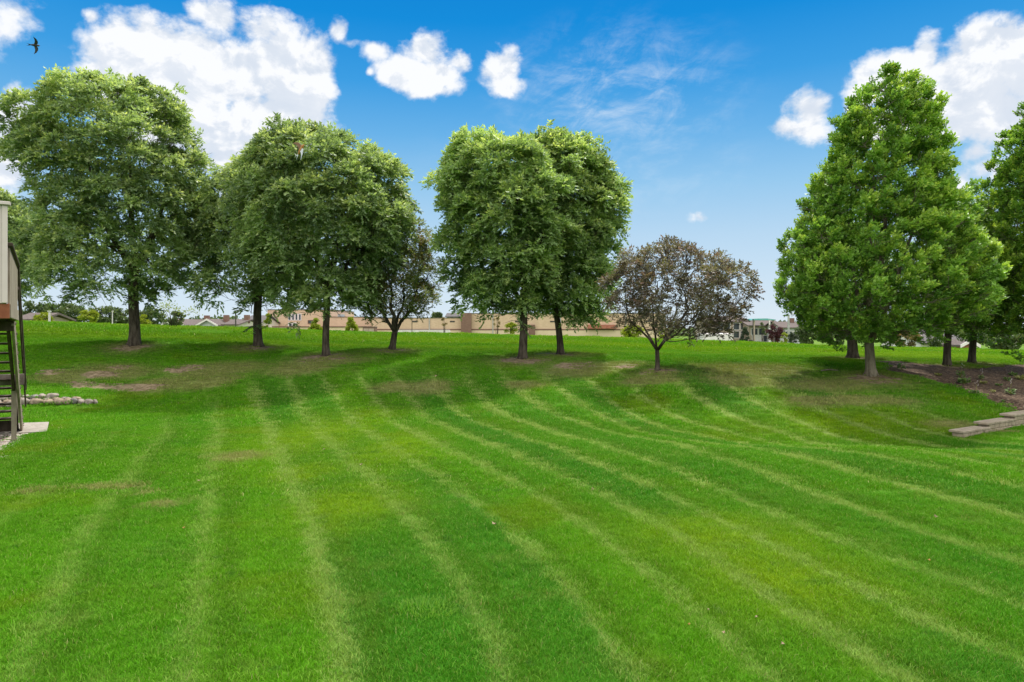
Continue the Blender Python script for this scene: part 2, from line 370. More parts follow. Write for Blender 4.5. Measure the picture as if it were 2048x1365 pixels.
# ------------------------------------------------------------------ lawn colour, shared by the ground sheet and the grass
def lawn_color(n, typ, vary):
    la = n.attr('lawn', typ).outputs['Vector']; so = n.attr('soil', typ).outputs['Vector']
    u, sm, lime = n.sep(la); dry, bare, mul = n.sep(so)
    pos = n.node('ShaderNodeNewGeometry').outputs['Position']
    big = n.noise(pos, 0.55, 3, 0.55); med = n.noise(pos, 2.2, 4, 0.6); fine = n.noise(pos, 11.0, 4, 0.65)
    wob = n.m("MULTIPLY_ADD", big, 0.08, -0.04)
    uu = n.m('ADD', n.m('ADD', u, wob), n.m('MULTIPLY_ADD', fine, 0.07, -0.035))
    fr = n.m('FRACT', n.m('ADD', uu, 0.5))
    dl = n.m('ABSOLUTE', n.m('SUBTRACT', fr, 0.5))
    wn = n.node('ShaderNodeTexWhiteNoise', noise_dimensions='1D'); n.put(wn.inputs['W'], n.m('FLOOR', n.m('ADD', uu, 0.5)))
    lw = n.m('ADD', n.m('MULTIPLY_ADD', wn.outputs['Value'], 0.06, 0.085), n.m('MULTIPLY', n.mr(n.sep(pos)[1], 7.0, 18.0), 0.055))
    line = n.mr(dl, lw, 0.0)
    line = n.m('MULTIPLY', line, n.m('MULTIPLY', sm, n.mr(n.noise(pos, 0.5, 2, 0.5), 0.25, 0.6, 0.75, 1.0)))
    side = n.m('SUBTRACT', fr, 0.5)                 # dark flank beside each pale line
    flank = n.m('MULTIPLY', n.mr(n.m('ABSOLUTE', n.m('SUBTRACT', side, 0.22)), 0.16, 0.0), sm)
    par = n.m('PINGPONG', uu, 1.0)
    wb = n.node('ShaderNodeTexWhiteNoise', noise_dimensions='1D'); n.put(wb.inputs['W'], n.m('FLOOR', uu))
    col = n.mix(n.mr(big, 0.15, 0.85), (0.072, 0.285, 0.002), (0.112, 0.325, 0.002))
    band = n.m('MULTIPLY', n.mr(wb.outputs['Value'], 0.3, 0.9, 0.0, 0.9), n.m('MULTIPLY', sm, 0.9))
    col = n.mix(band, col, (0.034, 0.205, 0.008))
    col = n.mix(n.m('MULTIPLY', flank, 0.75), col, (0.062, 0.170, 0.004))
    lm = n.m('MULTIPLY', lime, n.mr(med, 0.1, 0.7, 0.4, 1.0))
    col = n.mix(n.m('MULTIPLY', lm, 0.85), col, (0.260, 0.420, 0.002))
    col = n.mix(n.mr(n.noise(pos, 1.15, 5, 0.7), 0.50, 0.75, 0.0, 0.45), col, (0.050, 0.160, 0.012))
    col = n.mix(n.mr(n.noise(pos, 3.2, 4, 0.65), 0.60, 0.72, 0.0, 0.5), col, (0.040, 0.130, 0.030))
    col = n.mix(n.mr(n.noise(n.vm('ADD', pos, (31,7,0)), 1.4, 5, 0.7), 0.50, 0.75, 0.0, 0.45), col, (0.200, 0.300, 0.050))
    ol = n.m('MULTIPLY', n.mr(n.noise(n.vm('ADD', pos, (11,47,0)), 0.42, 3, 0.6), 0.5, 0.66), n.mr(wb.outputs['Value'], 0.75, 0.35))
    col = n.mix(n.m('MULTIPLY', ol, 0.6), col, (0.165, 0.270, 0.002))
    col = n.mix(n.m('MULTIPLY', line, n.mr(n.sep(pos)[1], 6.0, 15.0, 0.85, 1.0)), col, (0.325, 0.450, 0.110))
    dr = n.mr(n.m('ADD', n.m('MULTIPLY', dry, 0.85), n.m('MULTIPLY_ADD', fine, 0.8, -0.4)), 0.25, 0.75)
    col = n.mix(n.m('MULTIPLY', dr, 0.72), col, (0.340, 0.290, 0.130))
    col = n.mix(n.m('MULTIPLY', n.mr(n.noise(pos, 28.0, 3, 0.7), 0.5, 0.72), 0.28), col, (0.04, 0.16, 0.008))
    if vary is not None:
        v = n.sep(vary)
        col = n.mix(n.mr(v[0], 0.55, 1.0, 0.0, 0.5), col, (0.26, 0.44, 0.06))
        col = n.mix(n.mr(v[0], 0.25, 0.0, 0.0, 0.5), col, (0.04, 0.17, 0.008))
        col = n.mix(n.mr(v[0], 0.96, 0.965, 0.0, 0.75), col, (0.40, 0.37, 0.16))
    return col, dr, bare, mul, pos, fine, med

def bsdf(n, col, rough=0.8, spec=0.3, bump=None, bstr=0.3, bdist=0.02, metal=0.0):
    b = n.node('ShaderNodeBsdfPrincipled')
    if isinstance(col, tuple) and len(col) == 3: col = col+(1.0,)
    n.put(b.inputs['Base Color'], col); n.put(b.inputs['Roughness'], rough)
    b.inputs['Specular IOR Level'].default_value = spec; b.inputs['Metallic'].default_value = metal
    if bump is not None:
        bp = n.node('ShaderNodeBump'); bp.inputs['Strength'].default_value = bstr; bp.inputs['Distance'].default_value = bdist
        n.put(bp.inputs['Height'], bump); n.l.new(bp.outputs[0], b.inputs['Normal'])
    return b
def newmat(name):
    m = bpy.data.materials.new(name); m.use_nodes = True
    n = NT(m.node_tree); n.n.clear(); n.out = n.node('ShaderNodeOutputMaterial'); return m, n

m_ground, n = newmat("lawn_ground")
col, dr, bare, mul, pos, fine, med = lawn_color(n, 'GEOMETRY', None)
col = n.mix(n.mr(n.sep(pos)[1], 50.0, 44.0, 0.0, 0.50), col, (0.035, 0.060, 0.008))
soilc = n.mix(n.mr(n.noise(pos, 6.0, 5, 0.7), 0.35, 0.7), (0.14, 0.10, 0.065), (0.36, 0.27, 0.19))
bm_ = n.mr(n.m('ADD', bare, n.m('MULTIPLY_ADD', n.noise(pos, 4.5, 5, 0.7), 1.0, -0.5)), 0.42, 0.62)
col = n.mix(n.m('MULTIPLY', bm_, 0.85), col, soilc)
vor = n.node('ShaderNodeTexVoronoi'); vor.inputs['Scale'].default_value = 22.0; n.put(vor.inputs['Vector'], n.vm('ADD', pos, n.vm('SCALE', n.noise(pos, 9, 2, out=1), scale=.12)))
mulc = n.mix(n.sep(vor.outputs['Color'])[0], (0.032, 0.021, 0.015), (0.135, 0.092, 0.065))
mulc = n.mix(n.mr(n.sep(vor.outputs['Color'])[1], 0.88, 0.93), mulc, (0.20, 0.15, 0.10))
mm_ = n.mr(n.m('ADD', mul, n.m('MULTIPLY_ADD', n.noise(pos, 3.0, 5, 0.7), 0.9, -0.45)), 0.40, 0.60)
col = n.mix(mm_, col, mulc)
big_ = n.noise(pos, 0.12, 5, 0.6)
hh = n.m('ADD', n.noise(pos, 34.0, 4, 0.75), n.m('MULTIPLY', med, 0.8))
col = n.mix(n.mr(n.sep(pos)[1], 46.0, 52.0), col, n.mix(n.mr(big_, .3, .7), (0.075,0.165,0.015), (0.125,0.20,0.025)))
b = bsdf(n, col, 0.95, 0.1, hh, 0.9, 0.03)
n.l.new(b.outputs[0], n.out.inputs['Surface'])

m_grass, n = newmat("grass_blades")
vary = n.attr('blade').outputs['Vector']
col, dr, bare, mul, pos, fine, med = lawn_color(n, 'INSTANCER', vary)
gn = n.node('ShaderNodeNewGeometry').outputs['Normal']
nn = n.vm('NORMALIZE', n.vm('ADD', n.vm('SCALE', gn, scale=0.45), (0, 0, 0.8)))
d1 = bsdf(n, col, 0.75, 0.08); n.l.new(nn, d1.inputs['Normal'])
tr = n.node('ShaderNodeBsdfTranslucent'); n.put(tr.inputs['Color'], n.mix(1.0, col, (1.1, 1.15, 0.4), 'MULTIPLY'))
mx = n.node('ShaderNodeMixShader'); mx.inputs[0].default_value = 0.30
n.l.new(d1.outputs[0], mx.inputs[1]); n.l.new(tr.outputs[0], mx.inputs[2]); n.l.new(mx.outputs[0], n.out.inputs['Surface'])

# ------------------------------------------------------------------ ground sheet
def axis(lo, hi, step, far_, grow=1.25):
    a = list(np.arange(lo, hi+1e-6, step)); s = step
    x = hi
    while x < far_: s *= grow; x += s; a.append(x)
    s = step; x = lo; pre = []
    while x > -far_: s *= grow; x -= s; pre.append(x)
    return np.array(pre[::-1]+a)
gx = axis(-21, 21, 0.22, 2500); gy = axis(3.0, 31, 0.22, 2500)
GX, GY = np.meshgrid(gx, gy); gX = GX.ravel(); gY = GY.ravel()
gZ = hgt(gX, gY)
NXg, NYg = len(gx), len(gy)
# small bumps of a real lawn
def hash_bump(X, Y):
    return .012*np.sin(X*1.7+np.sin(Y*1.1)*1.5)*np.cos(Y*1.9+X*.4) + .006*np.sin(X*4.1+1)*np.sin(Y*3.7+X)
near = (np.hypot(gX, gY) < 60)
gZ = gZ + np.where(near, hash_bump(gX, gY), 0)
me = bpy.data.meshes.new("ground")
idx = np.arange(NXg*NYg).reshape(NYg, NXg)
fc = np.stack([idx[:-1,:-1], idx[:-1,1:], idx[1:,1:], idx[1:,:-1]], -1).reshape(-1, 4)
def np_mesh(me, V, Fq):
    k = Fq.shape[1]
    me.vertices.add(len(V)); me.vertices.foreach_set('co', np.ascontiguousarray(V, np.float32).ravel())
    me.loops.add(Fq.size); me.loops.foreach_set('vertex_index', np.ascontiguousarray(Fq, np.int32).ravel())
    me.polygons.add(len(Fq)); me.polygons.foreach_set('loop_start', np.arange(0, Fq.size, k, dtype=np.int32))
    me.update(calc_edges=True)
np_mesh(me, np.stack([gX, gY, gZ], 1), fc)
me.polygons.foreach_set('use_smooth', np.ones(len(fc), bool))
u, sm, lime, dry, bare_, mul_ = lawn_fields(gX, gY)
add_vec_attr(me, 'lawn', np.stack([u, sm, lime], 1)); add_vec_attr(me, 'soil', np.stack([dry, bare_, mul_], 1))
me.materials.append(m_ground)
ground = bpy.data.objects.new("ground", me); C.objects.link(ground); ground['kind'] = 'structure'

# ------------------------------------------------------------------ grass: tufts set over the lawn
def make_tuft(seed, nb, R, h, wd, lean):
    r = np.random.default_rng(seed)
    ang = r.uniform(0, 2*np.pi, nb); rr = R*np.sqrt(r.uniform(0, 1, nb))
    bx = rr*np.cos(ang); by = rr*np.sin(ang)
    hh = h*r.uniform(.55, 1.15, nb); la = r.uniform(0, 2*np.pi, nb); ln = lean*r.uniform(.15, 1.0, nb)*hh
    wa = r.uniform(0, 2*np.pi, nb); ww = wd*r.uniform(.6, 1.2, nb)
    wx = np.cos(wa)*ww/2; wy = np.sin(wa)*ww/2
    dx = np.cos(la)*ln; dy = np.sin(la)*ln
    z0 = -0.01*np.ones(nb)
    P = np.stack([np.stack([bx-wx, by-wy, z0], 1), np.stack([bx+wx, by+wy, z0], 1),
                  np.stack([bx+wx*.85+dx*.35, by+wy*.85+dy*.35, hh*.6], 1), np.stack([bx-wx*.85+dx*.35, by-wy*.85+dy*.35, hh*.6], 1),
                  np.stack([bx+dx+wx*.1, by+dy+wy*.1, hh], 1), np.stack([bx+dx-wx*.1, by+dy-wy*.1, hh], 1)], 1).reshape(-1, 3)
    k = (np.arange(nb)*6)[:,None]
    Fq = np.concatenate([k+np.array([[0,1,2,3]]), k+np.array([[3,2,4,5]])], 0)
    me = bpy.data.meshes.new("grass_tuft"); np_mesh(me, P, Fq)
    add_vec_attr(me, 'blade', np.repeat(np.stack([r.uniform(0,1,nb)]*3, 1), 6, 0))
    me.materials.append(m_grass)
    return me
def grass_points(D0, D1, dens, seed, keep=None):
    r = np.random.default_rng(seed)
    hw = .80
    c = 1/math.sqrt(dens); X, Y = np.meshgrid(np.arange(-hw*D1, hw*D1, c), np.arange(D0, D1, c))
    x = X.ravel()+r.uniform(-.5, .5, X.size)*c; y = Y.ravel()+r.uniform(-.5, .5, X.size)*c
    k = (np.abs(x) < hw*y+.2) & (y >= D0) & (y < D1)
    return x[k], y[k]
def grass_object(name, tufts, x, y, smin, smax, seed, label_kind='stuff', hmul=None):
    r = np.random.default_rng(seed)
    u, sm, lime, dry, bare_, mul_ = lawn_fields(x, y)
    nz = np.sin(x*2.3+np.cos(y*1.7)*2)*.25
    kp = (r.uniform(0, 1, len(x)) > np.clip((bare_+nz-.35)*2.2, 0, .93)) & (mul_+nz*.6 < .5) & (r.uniform(0, 1, len(x)) > dry*.25)
    kp &= ~((x < -9.0) & (y > 12.2) & (y < 15.9) & (x < -9.3-(y-12.2)*.45))      # gravel under the stair
    x, y, u, sm, lime, dry, bare_, mul_ = [a[kp] for a in (x, y, u, sm, lime, dry, bare_, mul_)]
    z = hgt(x, y)+hash_bump(x, y)
    me = bpy.data.meshes.new(name); me.vertices.add(len(x))
    me.vertices.foreach_set('co', np.stack([x, y, z], 1).astype(np.float32).ravel())
    add_vec_attr(me, 'lawn', np.stack([u, sm, lime], 1)); add_vec_attr(me, 'soil', np.stack([dry, bare_, mul_], 1))
    rot = np.stack([r.normal(0, .06, len(x)), r.normal(0, .06, len(x)), r.uniform(0, 6.28, len(x))], 1); add_vec_attr(me, 'rot', rot)
    s = r.uniform(smin, smax, len(x)); clump = 1+.10*np.sin(x*3.1+np.sin(y*2.1)*2)*np.sin(y*3.7+x)
    add_vec_attr(me, 'scl', np.stack([s, s, s*clump], 1))
    o = bpy.data.objects.new(name, me); C.objects.link(o); o['kind'] = 'stuff'
    g = bpy.data.node_groups.new(name+"_scatter", 'GeometryNodeTree')
    g.interface.new_socket("Geometry", in_out='INPUT', socket_type='NodeSocketGeometry')
    g.interface.new_socket("Geometry", in_out='OUTPUT', socket_type='NodeSocketGeometry')
    gi = g.nodes.new('NodeGroupInput'); go = g.nodes.new('NodeGroupOutput')
    mp = g.nodes.new('GeometryNodeMeshToPoints'); g.links.new(gi.outputs[0], mp.inputs[0])
    join = g.nodes.new('GeometryNodeJoinGeometry')
    ra = g.nodes.new('GeometryNodeInputNamedAttribute'); ra.data_type = 'FLOAT_VECTOR'; ra.inputs[0].default_value = 'rot'
    sa = g.nodes.new('GeometryNodeInputNamedAttribute'); sa.data_type = 'FLOAT_VECTOR'; sa.inputs[0].default_value = 'scl'
    ix = g.nodes.new('GeometryNodeInputIndex')
    for k, tm in enumerate(tufts):
        to = bpy.data.objects.new("tuft_source", tm)
        oi = g.nodes.new('GeometryNodeObjectInfo'); oi.inputs['Object'].default_value = to
        mod = g.nodes.new('FunctionNodeIntegerMath'); mod.operation = 'MODULO'
        g.links.new(ix.outputs[0], mod.inputs[0]); mod.inputs[1].default_value = len(tufts)
        eq = g.nodes.new('FunctionNodeCompare'); eq.data_type = 'INT'; eq.operation = 'EQUAL'
        g.links.new(mod.outputs[0], eq.inputs[2]); eq.inputs[3].default_value = k
        ip = g.nodes.new('GeometryNodeInstanceOnPoints')
        g.links.new(mp.outputs[0], ip.inputs['Points']); g.links.new(eq.outputs[0], ip.inputs['Selection'])
        g.links.new(oi.outputs['Geometry'], ip.inputs['Instance'])
        e2r = g.nodes.new('FunctionNodeEulerToRotation'); g.links.new(ra.outputs[0], e2r.inputs[0])
        g.links.new(e2r.outputs[0], ip.inputs['Rotation']); g.links.new(sa.outputs[0], ip.inputs['Scale'])
        g.links.new(ip.outputs[0], join.inputs[0])
    g.links.new(join.outputs[0], go.inputs[0])
    md = o.modifiers.new("scatter", 'NODES'); md.node_group = g
    return o
fine_t = [make_tuft(s, 200, .13, .034, .0042, 1.5) for s in (1,2,3)]
mid_t = [make_tuft(s, 150, .17, .034, .0075, 1.4) for s in (4,5,6)]
far_t = [make_tuft(s, 130, .26, .038, .013, 1.2) for s in (7,8)]
x, y = grass_points(3.6, 9.5, 75, 21); grass_object("grass", fine_t, x, y, .75, 1.25, 31)
x, y = grass_points(9.5, 17, 42, 22); grass_object("grass", mid_t, x, y, .8, 1.25, 32)
x, y = grass_points(17, 33, 17, 23); grass_object("grass", far_t, x, y, .8, 1.3, 33)
crest_t = [make_tuft(s, 130, .45, .06, .03, .8) for s in (9,10)]
x, y = grass_points(33, 47, 6, 24); grass_object("grass", crest_t, x, y, .8, 1.3, 34)

# ------------------------------------------------------------------ materials
def simple(name, c1, c2, scale=3.0, rough=0.8, spec=0.3, bstr=0.2, stretch=(1,1,1), metal=0.0, detail=5):
    m, n = newmat(name)
    p = n.node('ShaderNodeTexCoord').outputs['Object']; p = n.vm('MULTIPLY', p, stretch)
    nz = n.noise(p, scale, detail, 0.65)
    b = bsdf(n, n.mix(n.mr(nz, 0.3, 0.7), c1, c2), rough, spec, nz, bstr, 0.01, metal)
    n.l.new(b.outputs[0], n.out.inputs['Surface']); return m
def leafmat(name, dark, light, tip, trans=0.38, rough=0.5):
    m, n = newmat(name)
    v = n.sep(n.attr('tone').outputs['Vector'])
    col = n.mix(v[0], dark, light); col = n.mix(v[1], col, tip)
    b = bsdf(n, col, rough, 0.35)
    tr = n.node('ShaderNodeBsdfTranslucent'); n.put(tr.inputs['Color'], n.mix(1.0, col, (1.5, 1.45, 0.7), 'MULTIPLY'))
    mx = n.node('ShaderNodeMixShader'); mx.inputs[0].default_value = trans
    n.l.new(b.outputs[0], mx.inputs[1]); n.l.new(tr.outputs[0], mx.inputs[2]); n.l.new(mx.outputs[0], n.out.inputs['Surface'])
    return m
m_bark = simple("bark_dark", (0.035,0.028,0.022), (0.12,0.10,0.08), 9.0, 0.95, 0.1, 0.9, (1,1,.25))
m_bark2 = simple("bark_grey", (0.10,0.085,0.06), (0.24,0.21,0.16), 9.0, 0.95, 0.1, 0.8, (1,1,.25))
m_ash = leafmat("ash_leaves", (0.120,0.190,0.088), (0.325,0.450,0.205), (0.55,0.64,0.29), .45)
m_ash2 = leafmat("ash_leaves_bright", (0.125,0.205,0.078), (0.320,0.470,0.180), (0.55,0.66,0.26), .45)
m_maple = leafmat("maple_leaves", (0.105,0.220,0.040), (0.240,0.430,0.070), (0.44,0.58,0.10), .36)
m_maple2 = leafmat("maple_leaves_deep", (0.095,0.200,0.035), (0.190,0.350,0.050), (0.42,0.55,0.08), .42)
m_crab = leafmat("crabapple_leaves", (0.080,0.068,0.062), (0.170,0.165,0.110), (0.21,0.12,0.13), 0.38)
m_crab2 = leafmat("crabapple_leaves_thin", (0.100,0.120,0.050), (0.220,0.280,0.095), (0.30,0.17,0.10), 0.40)
m_farg = leafmat("far_green_leaves", (0.050,0.085,0.035), (0.110,0.160,0.060), (0.16,0.20,0.08))
m_fary = leafmat("yellow_green_leaves", (0.150,0.210,0.015), (0.300,0.360,0.030), (0.40,0.42,0.05))
m_farp = leafmat("plum_leaves", (0.045,0.012,0.020), (0.110,0.035,0.050), (0.15,0.06,0.07), 0.25)
m_farb = leafmat("blue_spruce_needles", (0.030,0.050,0.035), (0.075,0.100,0.055), (0.12,0.14,0.07), 0.1)
m_tan = leafmat("tan_leaves", (0.150,0.110,0.050), (0.260,0.210,0.110), (0.30,0.24,0.12))

# ------------------------------------------------------------------ leaves
def norm(a): return a/np.maximum(np.linalg.norm(a, axis=-1, keepdims=True), 1e-9)
def leaf_mesh(name, base, axis_, side, L, Wd, tone, mat, parent, fold=.18):
    n = len(base); nrm = norm(np.cross(axis_, side))
    L = L[:,None]; Wd = Wd[:,None]
    P = np.stack([base, base+axis_*L*.42-side*Wd*.5+nrm*Wd*fold, base+axis_*L-nrm*L*.12, base+axis_*L*.42+side*Wd*.5+nrm*Wd*fold], 1).reshape(-1, 3)
    me = bpy.data.meshes.new(name); np_mesh(me, P, np.arange(4*n).reshape(n, 4))
    add_vec_attr(me, 'tone', np.repeat(tone, 4, 0)); me.materials.append(mat)
    o = bpy.data.objects.new(name, me); C.objects.link(o); o.parent = parent
    return o
def sprays(r, P, A, nl, Ls, lL, lW, droop, tone, tipv):
    """compound leaves: each twig at P along A bears nl leaflets"""
    n = len(P); t = (np.arange(nl)+.6)/nl
    A = norm(A); up = np.array([0,0,1.0])
    S = norm(np.cross(A, up)+1e-6*r.normal(size=A.shape)); S = norm(S+.45*r.normal(size=S.shape)); S = norm(S-A*(S*A).sum(1,keepdims=True))
    T = t[None,:,None]
    base = P[:,None]+A[:,None]*T*Ls+np.array([0,0,-1.0])*(T**2)*Ls*droop*.6
    sg = np.where(np.arange(nl)%2 == 0, 1, -1)[None,:,None]
    sg = np.where((np.arange(nl) == nl-1)[None,:,None], 0, sg)
    ax = A[:,None]*.75+S[:,None]*sg*.9+np.array([0,0,-1.0])*droop+.28*r.normal(size=(n,nl,3))
    ax = norm(ax)
    sd = norm(np.cross(ax, np.broadcast_to(up, ax.shape)+.55*r.normal(size=ax.shape)))
    k = n*nl
    tn = np.stack([np.repeat(tone, nl)+r.normal(0, .14, k), np.clip(np.repeat(tipv, nl)*np.tile(.4+.6*t, n), 0, 1), np.zeros(k)], 1)
    tn[:,0] = np.clip(tn[:,0], 0, 1)
    return base.reshape(-1,3), ax.reshape(-1,3), sd.reshape(-1,3), lL*r.uniform(.75,1.2,k), lW*r.uniform(.75,1.2,k), tn

def curve_pts(p, q, sag, n=6, r=None, wob=0.0):
    p = Vector(p); q = Vector(q); out = []
    for i in range(n+1):
        t = i/n; c = p.lerp(q, t); c.z += sag*math.sin(math.pi*t)*(1-.3*t)
        if wob and 0 < i < n: c += Vector((r.normal()*wob, r.normal()*wob, r.normal()*wob*.6))
        out.append(c)
    return out

def make_tree(name, label, cat, key, profile, mleaf, mbark, seed, trunk_w, group=None, kind='ash', nclump=100, nspray=74, clumpR=.8,
              wind=(0,0,0), fork=.22, lean=0.0, leaders=4, tipbias=.5, base=None, depth=.92, split=None, crown_dy=0.0, hollow=.40, leafscale=1.0, fz=None, shift=.62, wide=.97):
    r = np.random.default_rng(seed)
    bpx, bpy_, D = (TREE_PX[key][:3] if base is None else base)
    X0 = (bpx-1024)/F*D; Z0 = gz(X0, D) if base is None or len(base) < 4 else 0
    ph = math.atan2(X0, D); root = empty(name, (X0, D, Z0), -ph); tag(root, label, cat, group)
    s = D/F; cph = math.cos(ph)*wide
    pr = sorted([(CZ-(y-HY)*s-Z0, ((xl-1024)*s-X0)*cph, ((xr-1024)*s-X0)*cph) for y, xl, xr in profile])
    zs = np.array([p[0] for p in pr]); zs = zs-shift*(D/26)*((zs-zs[0])/(zs[-1]-zs[0]))**2; xl = np.array([p[1] for p in pr]); xr = np.array([p[2] for p in pr])
    Rmax = (xr-xl).max()/2
    def env(z):
        a = np.interp(z, zs, xl); b_ = np.interp(z, zs, xr); c = (a+b_)/2; rr = (b_-a)/2
        return c, rr
    zt = zs[-1]; zb = zs[0]+clumpR*.45
    # ---- clump centres by best-candidate sampling inside the envelope
    cen = []; tries = 0
    while len(cen) < nclump:
        stray = len(cen) > nclump*.80
        best = None; bd = -1
        for _ in range(9):
            while True:
                z = r.uniform(zb, zt); c, rr = env(z)
                if r.uniform() < (rr/Rmax)**1.1: break
            rho = r.uniform(hollow, 1)**.5; th = r.uniform(0, 2*np.pi)
            rin = max(rr-clumpR*r.uniform(.62,1.30)-.10, rr*.22) if not stray else max(rr-clumpR*r.uniform(.05,.5), rr*.3)
            if stray: rho = r.uniform(.85, 1.0)
            p = np.array([c+rin*rho*math.cos(th), rin*depth*rho*math.sin(th)+crown_dy, min(z, zt-clumpR*(.75 if not stray else .25))])
            d = min([np.linalg.norm((p-q)*np.array([1,1,1.15])) for q in cen]) if cen else 9
            if d > bd: bd = d; best = p
        cen.append(best)
    cen = np.array(cen)
    cz_mid = zb+(zt-zb)*.40
    # ---- sprays on every clump
    cc, crr = env(cen[:,2]); hub = np.stack([cc*.6, np.full_like(cc, crown_dy*.6), np.minimum(cen[:,2]-.2, cz_mid+(cen[:,2]-cz_mid)*.55)], 1)
    outd = norm(cen-hub); Ps, As, tn, tp = [], [], [], []
    for i, c in enumerate(cen):
        R = clumpR*(r.uniform(.60, 1.25) if i <= nclump*.80 else r.uniform(.25, .5)); lowf = .72+.38*min(1, max(0, (c[2]-zb)/(zt-zb)*1.6)); nf = max(3, int(nspray/6*r.uniform(.75, 1.25)*(R/clumpR)*lowf))
        uf = norm(r.normal(size=(nf,3))*.62 + .55*outd[i] + np.array([0,0,.75 if kind != 'maple' else .25])); fc_ = uf*R*r.uniform(.45, 1.0, (nf,1))**.4*np.array([1.12,1.12,.85])
        fc_ = fc_*np.where(r.uniform(size=(nf,1)) < .10, r.uniform(1.15, 1.15+.4*(i <= nclump*.8), (nf,1)), 1.0); ftone = r.normal(0, .25, nf); k = nf*6
        if kind == 'maple': ax = norm(outd[i]*.5+np.array([0,0,1.0])+np.array(wind)*1.3); fc_ = fc_*.55; fc_ = fc_+ax*((fc_@ax)[:,None])*2.0
        u = np.repeat(norm(fc_), 6, 0); an = np.tile(np.arange(6)*1.047, nf)+np.repeat(r.uniform(0, 6, nf), 6)
        e1 = norm(np.cross(u, np.array([.3,.9,.1])+.5*np.repeat(norm(r.normal(size=(nf,3))), 6, 0))); e2 = np.cross(u, e1)
        hz = e1*np.cos(an)[:,None]+e2*np.sin(an)[:,None]
        off = np.repeat(fc_, 6, 0)+hz*.05
        Ps.append(c+off); A = hz*.8+u*.6+outd[i]*.3+np.array(wind)+.25*r.normal(size=(k,3))
        if kind == 'maple': A = A*.8+ax*.7
        if kind == 'ash': A[:,2] -= .05
        if kind == 'crab': A[:,2] -= .05
        As.append(A)
        tone = r.uniform(.05, .90)
        tn.append(np.clip(tone+.25*(off[:,2]/R)+np.repeat(ftone, 6)+r.normal(0, .05, k), 0, 1))  # paler towards the clump top: light from above put into the leaf tone
        tt = (r.uniform(size=k) < tipbias*(.25+.75*(r.uniform() < .45)))*np.clip(.35+off[:,2]/R, 0, 1)*r.uniform(.3, 1.0, k); tp.append(tt)  # tip colour on clump tops: new growth plus painted-in light
    Ps = np.concatenate(Ps); As = np.concatenate(As); tn = np.concatenate(tn); tp = np.concatenate(tp)
    # loose twigs sticking out of the outline
    if kind == 'ash': a = sprays(r, Ps, As, 9, .36*leafscale, .155*leafscale, .080*leafscale, .30, tn, tp)
    elif kind == 'maple': a = sprays(r, Ps, As, 7, .22*leafscale, .092*leafscale, .076*leafscale, .15, tn, tp)
    else: a = sprays(r, Ps, As, 8, .26*leafscale, .085*leafscale, .058*leafscale, .20, tn, tp)
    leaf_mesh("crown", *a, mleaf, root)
    # ---- trunk
    tr = MB(); R0 = trunk_w/2*.9
    top = np.array([np.interp(cz_mid, zs, (xl+xr)/2)*.75, crown_dy*.5, zb+(zt-zb)*.80])
    fz = fz or max(zb+(zt-zb)*fork*.6, .45)
    lean_v = Vector((lean, 0, 0))
    def trunk_p(t):
        z = t*fz; return Vector((lean*z+.03*math.sin(z*2.0+seed), .03*math.cos(z*1.7), z))
    ts = [0, .04, .10, .22, .45, .7, 1.0]
    pts = [trunk_p(t)-Vector((0,0,.12 if t == 0 else 0)) for t in ts]; rad = [R0*f for f in (1.38, 1.25, 1.10, 1.0, .95, .9, .86)]
    if leaders == 1: pass
    tr.tube(pts, rad, 14)
    fp = trunk_p(1.0)
    # root flare toes
    for k in range(5):
        an = k*1.257+seed; d = Vector((math.cos(an), math.sin(an), 0))
        tr.tube([trunk_p(0)+d*R0*.5+Vector((0,0,R0*1.3)), trunk_p(0)+d*R0*1.05+Vector((0,0,R0*.22)), trunk_p(0)+d*R0*1.75-Vector((0,0,.08))], [R0*.45, R0*.34, R0*.12], 7)
    tr.build("trunk", mbark, root, True)
    lb = MB(); nodes = []      # (point, radius) candidates for branch attachment
    for k in range(leaders):
        an = 2*math.pi*k/leaders+seed*.7
        spread = Rmax*(.16 if k == 0 else .46 if kind != 'crab' else .62)
        tx = top[0]+math.cos(an)*spread; ty = top[1]+math.sin(an)*spread*.9; tz = top[2]*(1.0 if k == 0 else r.uniform(.78, .93)) if kind != 'crab' else top[2]*r.uniform(.75,.95)
        pts = []; m = 9
        for i in range(m+1):
            t = i/m; q = fp.lerp(Vector((tx, ty, tz)), t)
            bow = math.sin(math.pi*min(t*1.1, 1))*(.10 if kind != 'crab' else .2)*Rmax
            q += Vector((math.cos(an)*bow+r.normal()*.04, math.sin(an)*bow+r.normal()*.04, 0)); 
            if i == 0: q = fp-Vector((0,0,.12))
            pts.append(q)
        r0 = R0*(.72 if k == 0 else .52) if leaders > 2 else R0*.8
        rad = [max(r0*(1-.85*i/m), .012) for i in range(m+1)]
        lb.tube(pts, rad, 8)
        nodes += [(pts[i], rad[i]) for i in range(1, m+1)]
    NP = np.array([tuple(p) for p, _ in nodes]); NR = [q for _, q in nodes]
    order = np.argsort(np.linalg.norm(cen-np.array(fp), axis=1))
    for i in order:
        c = cen[i]
        dz = c[2]-NP[:,2]; dd = np.linalg.norm(NP-c, axis=1)+np.where(dz < .15*dd_min(NP, c), 1.2, 0)
        j = int(np.argmin(dd)); p = Vector(NP[j]); rr = min(NR[j]*.55, .05+.01*dd[j])
        q = Vector(c)
        pts = curve_pts(p, q, -.06*(q-p).length if c[2] > p.z else .12*(q-p).length, 5, r, .03)
        rad = [max(rr*(1-.8*t/5), .007) for t in range(6)]
        lb.tube(pts, rad, 5)
        NP = np.concatenate([NP, [tuple(pts[3])]]); NR.append(rad[3])
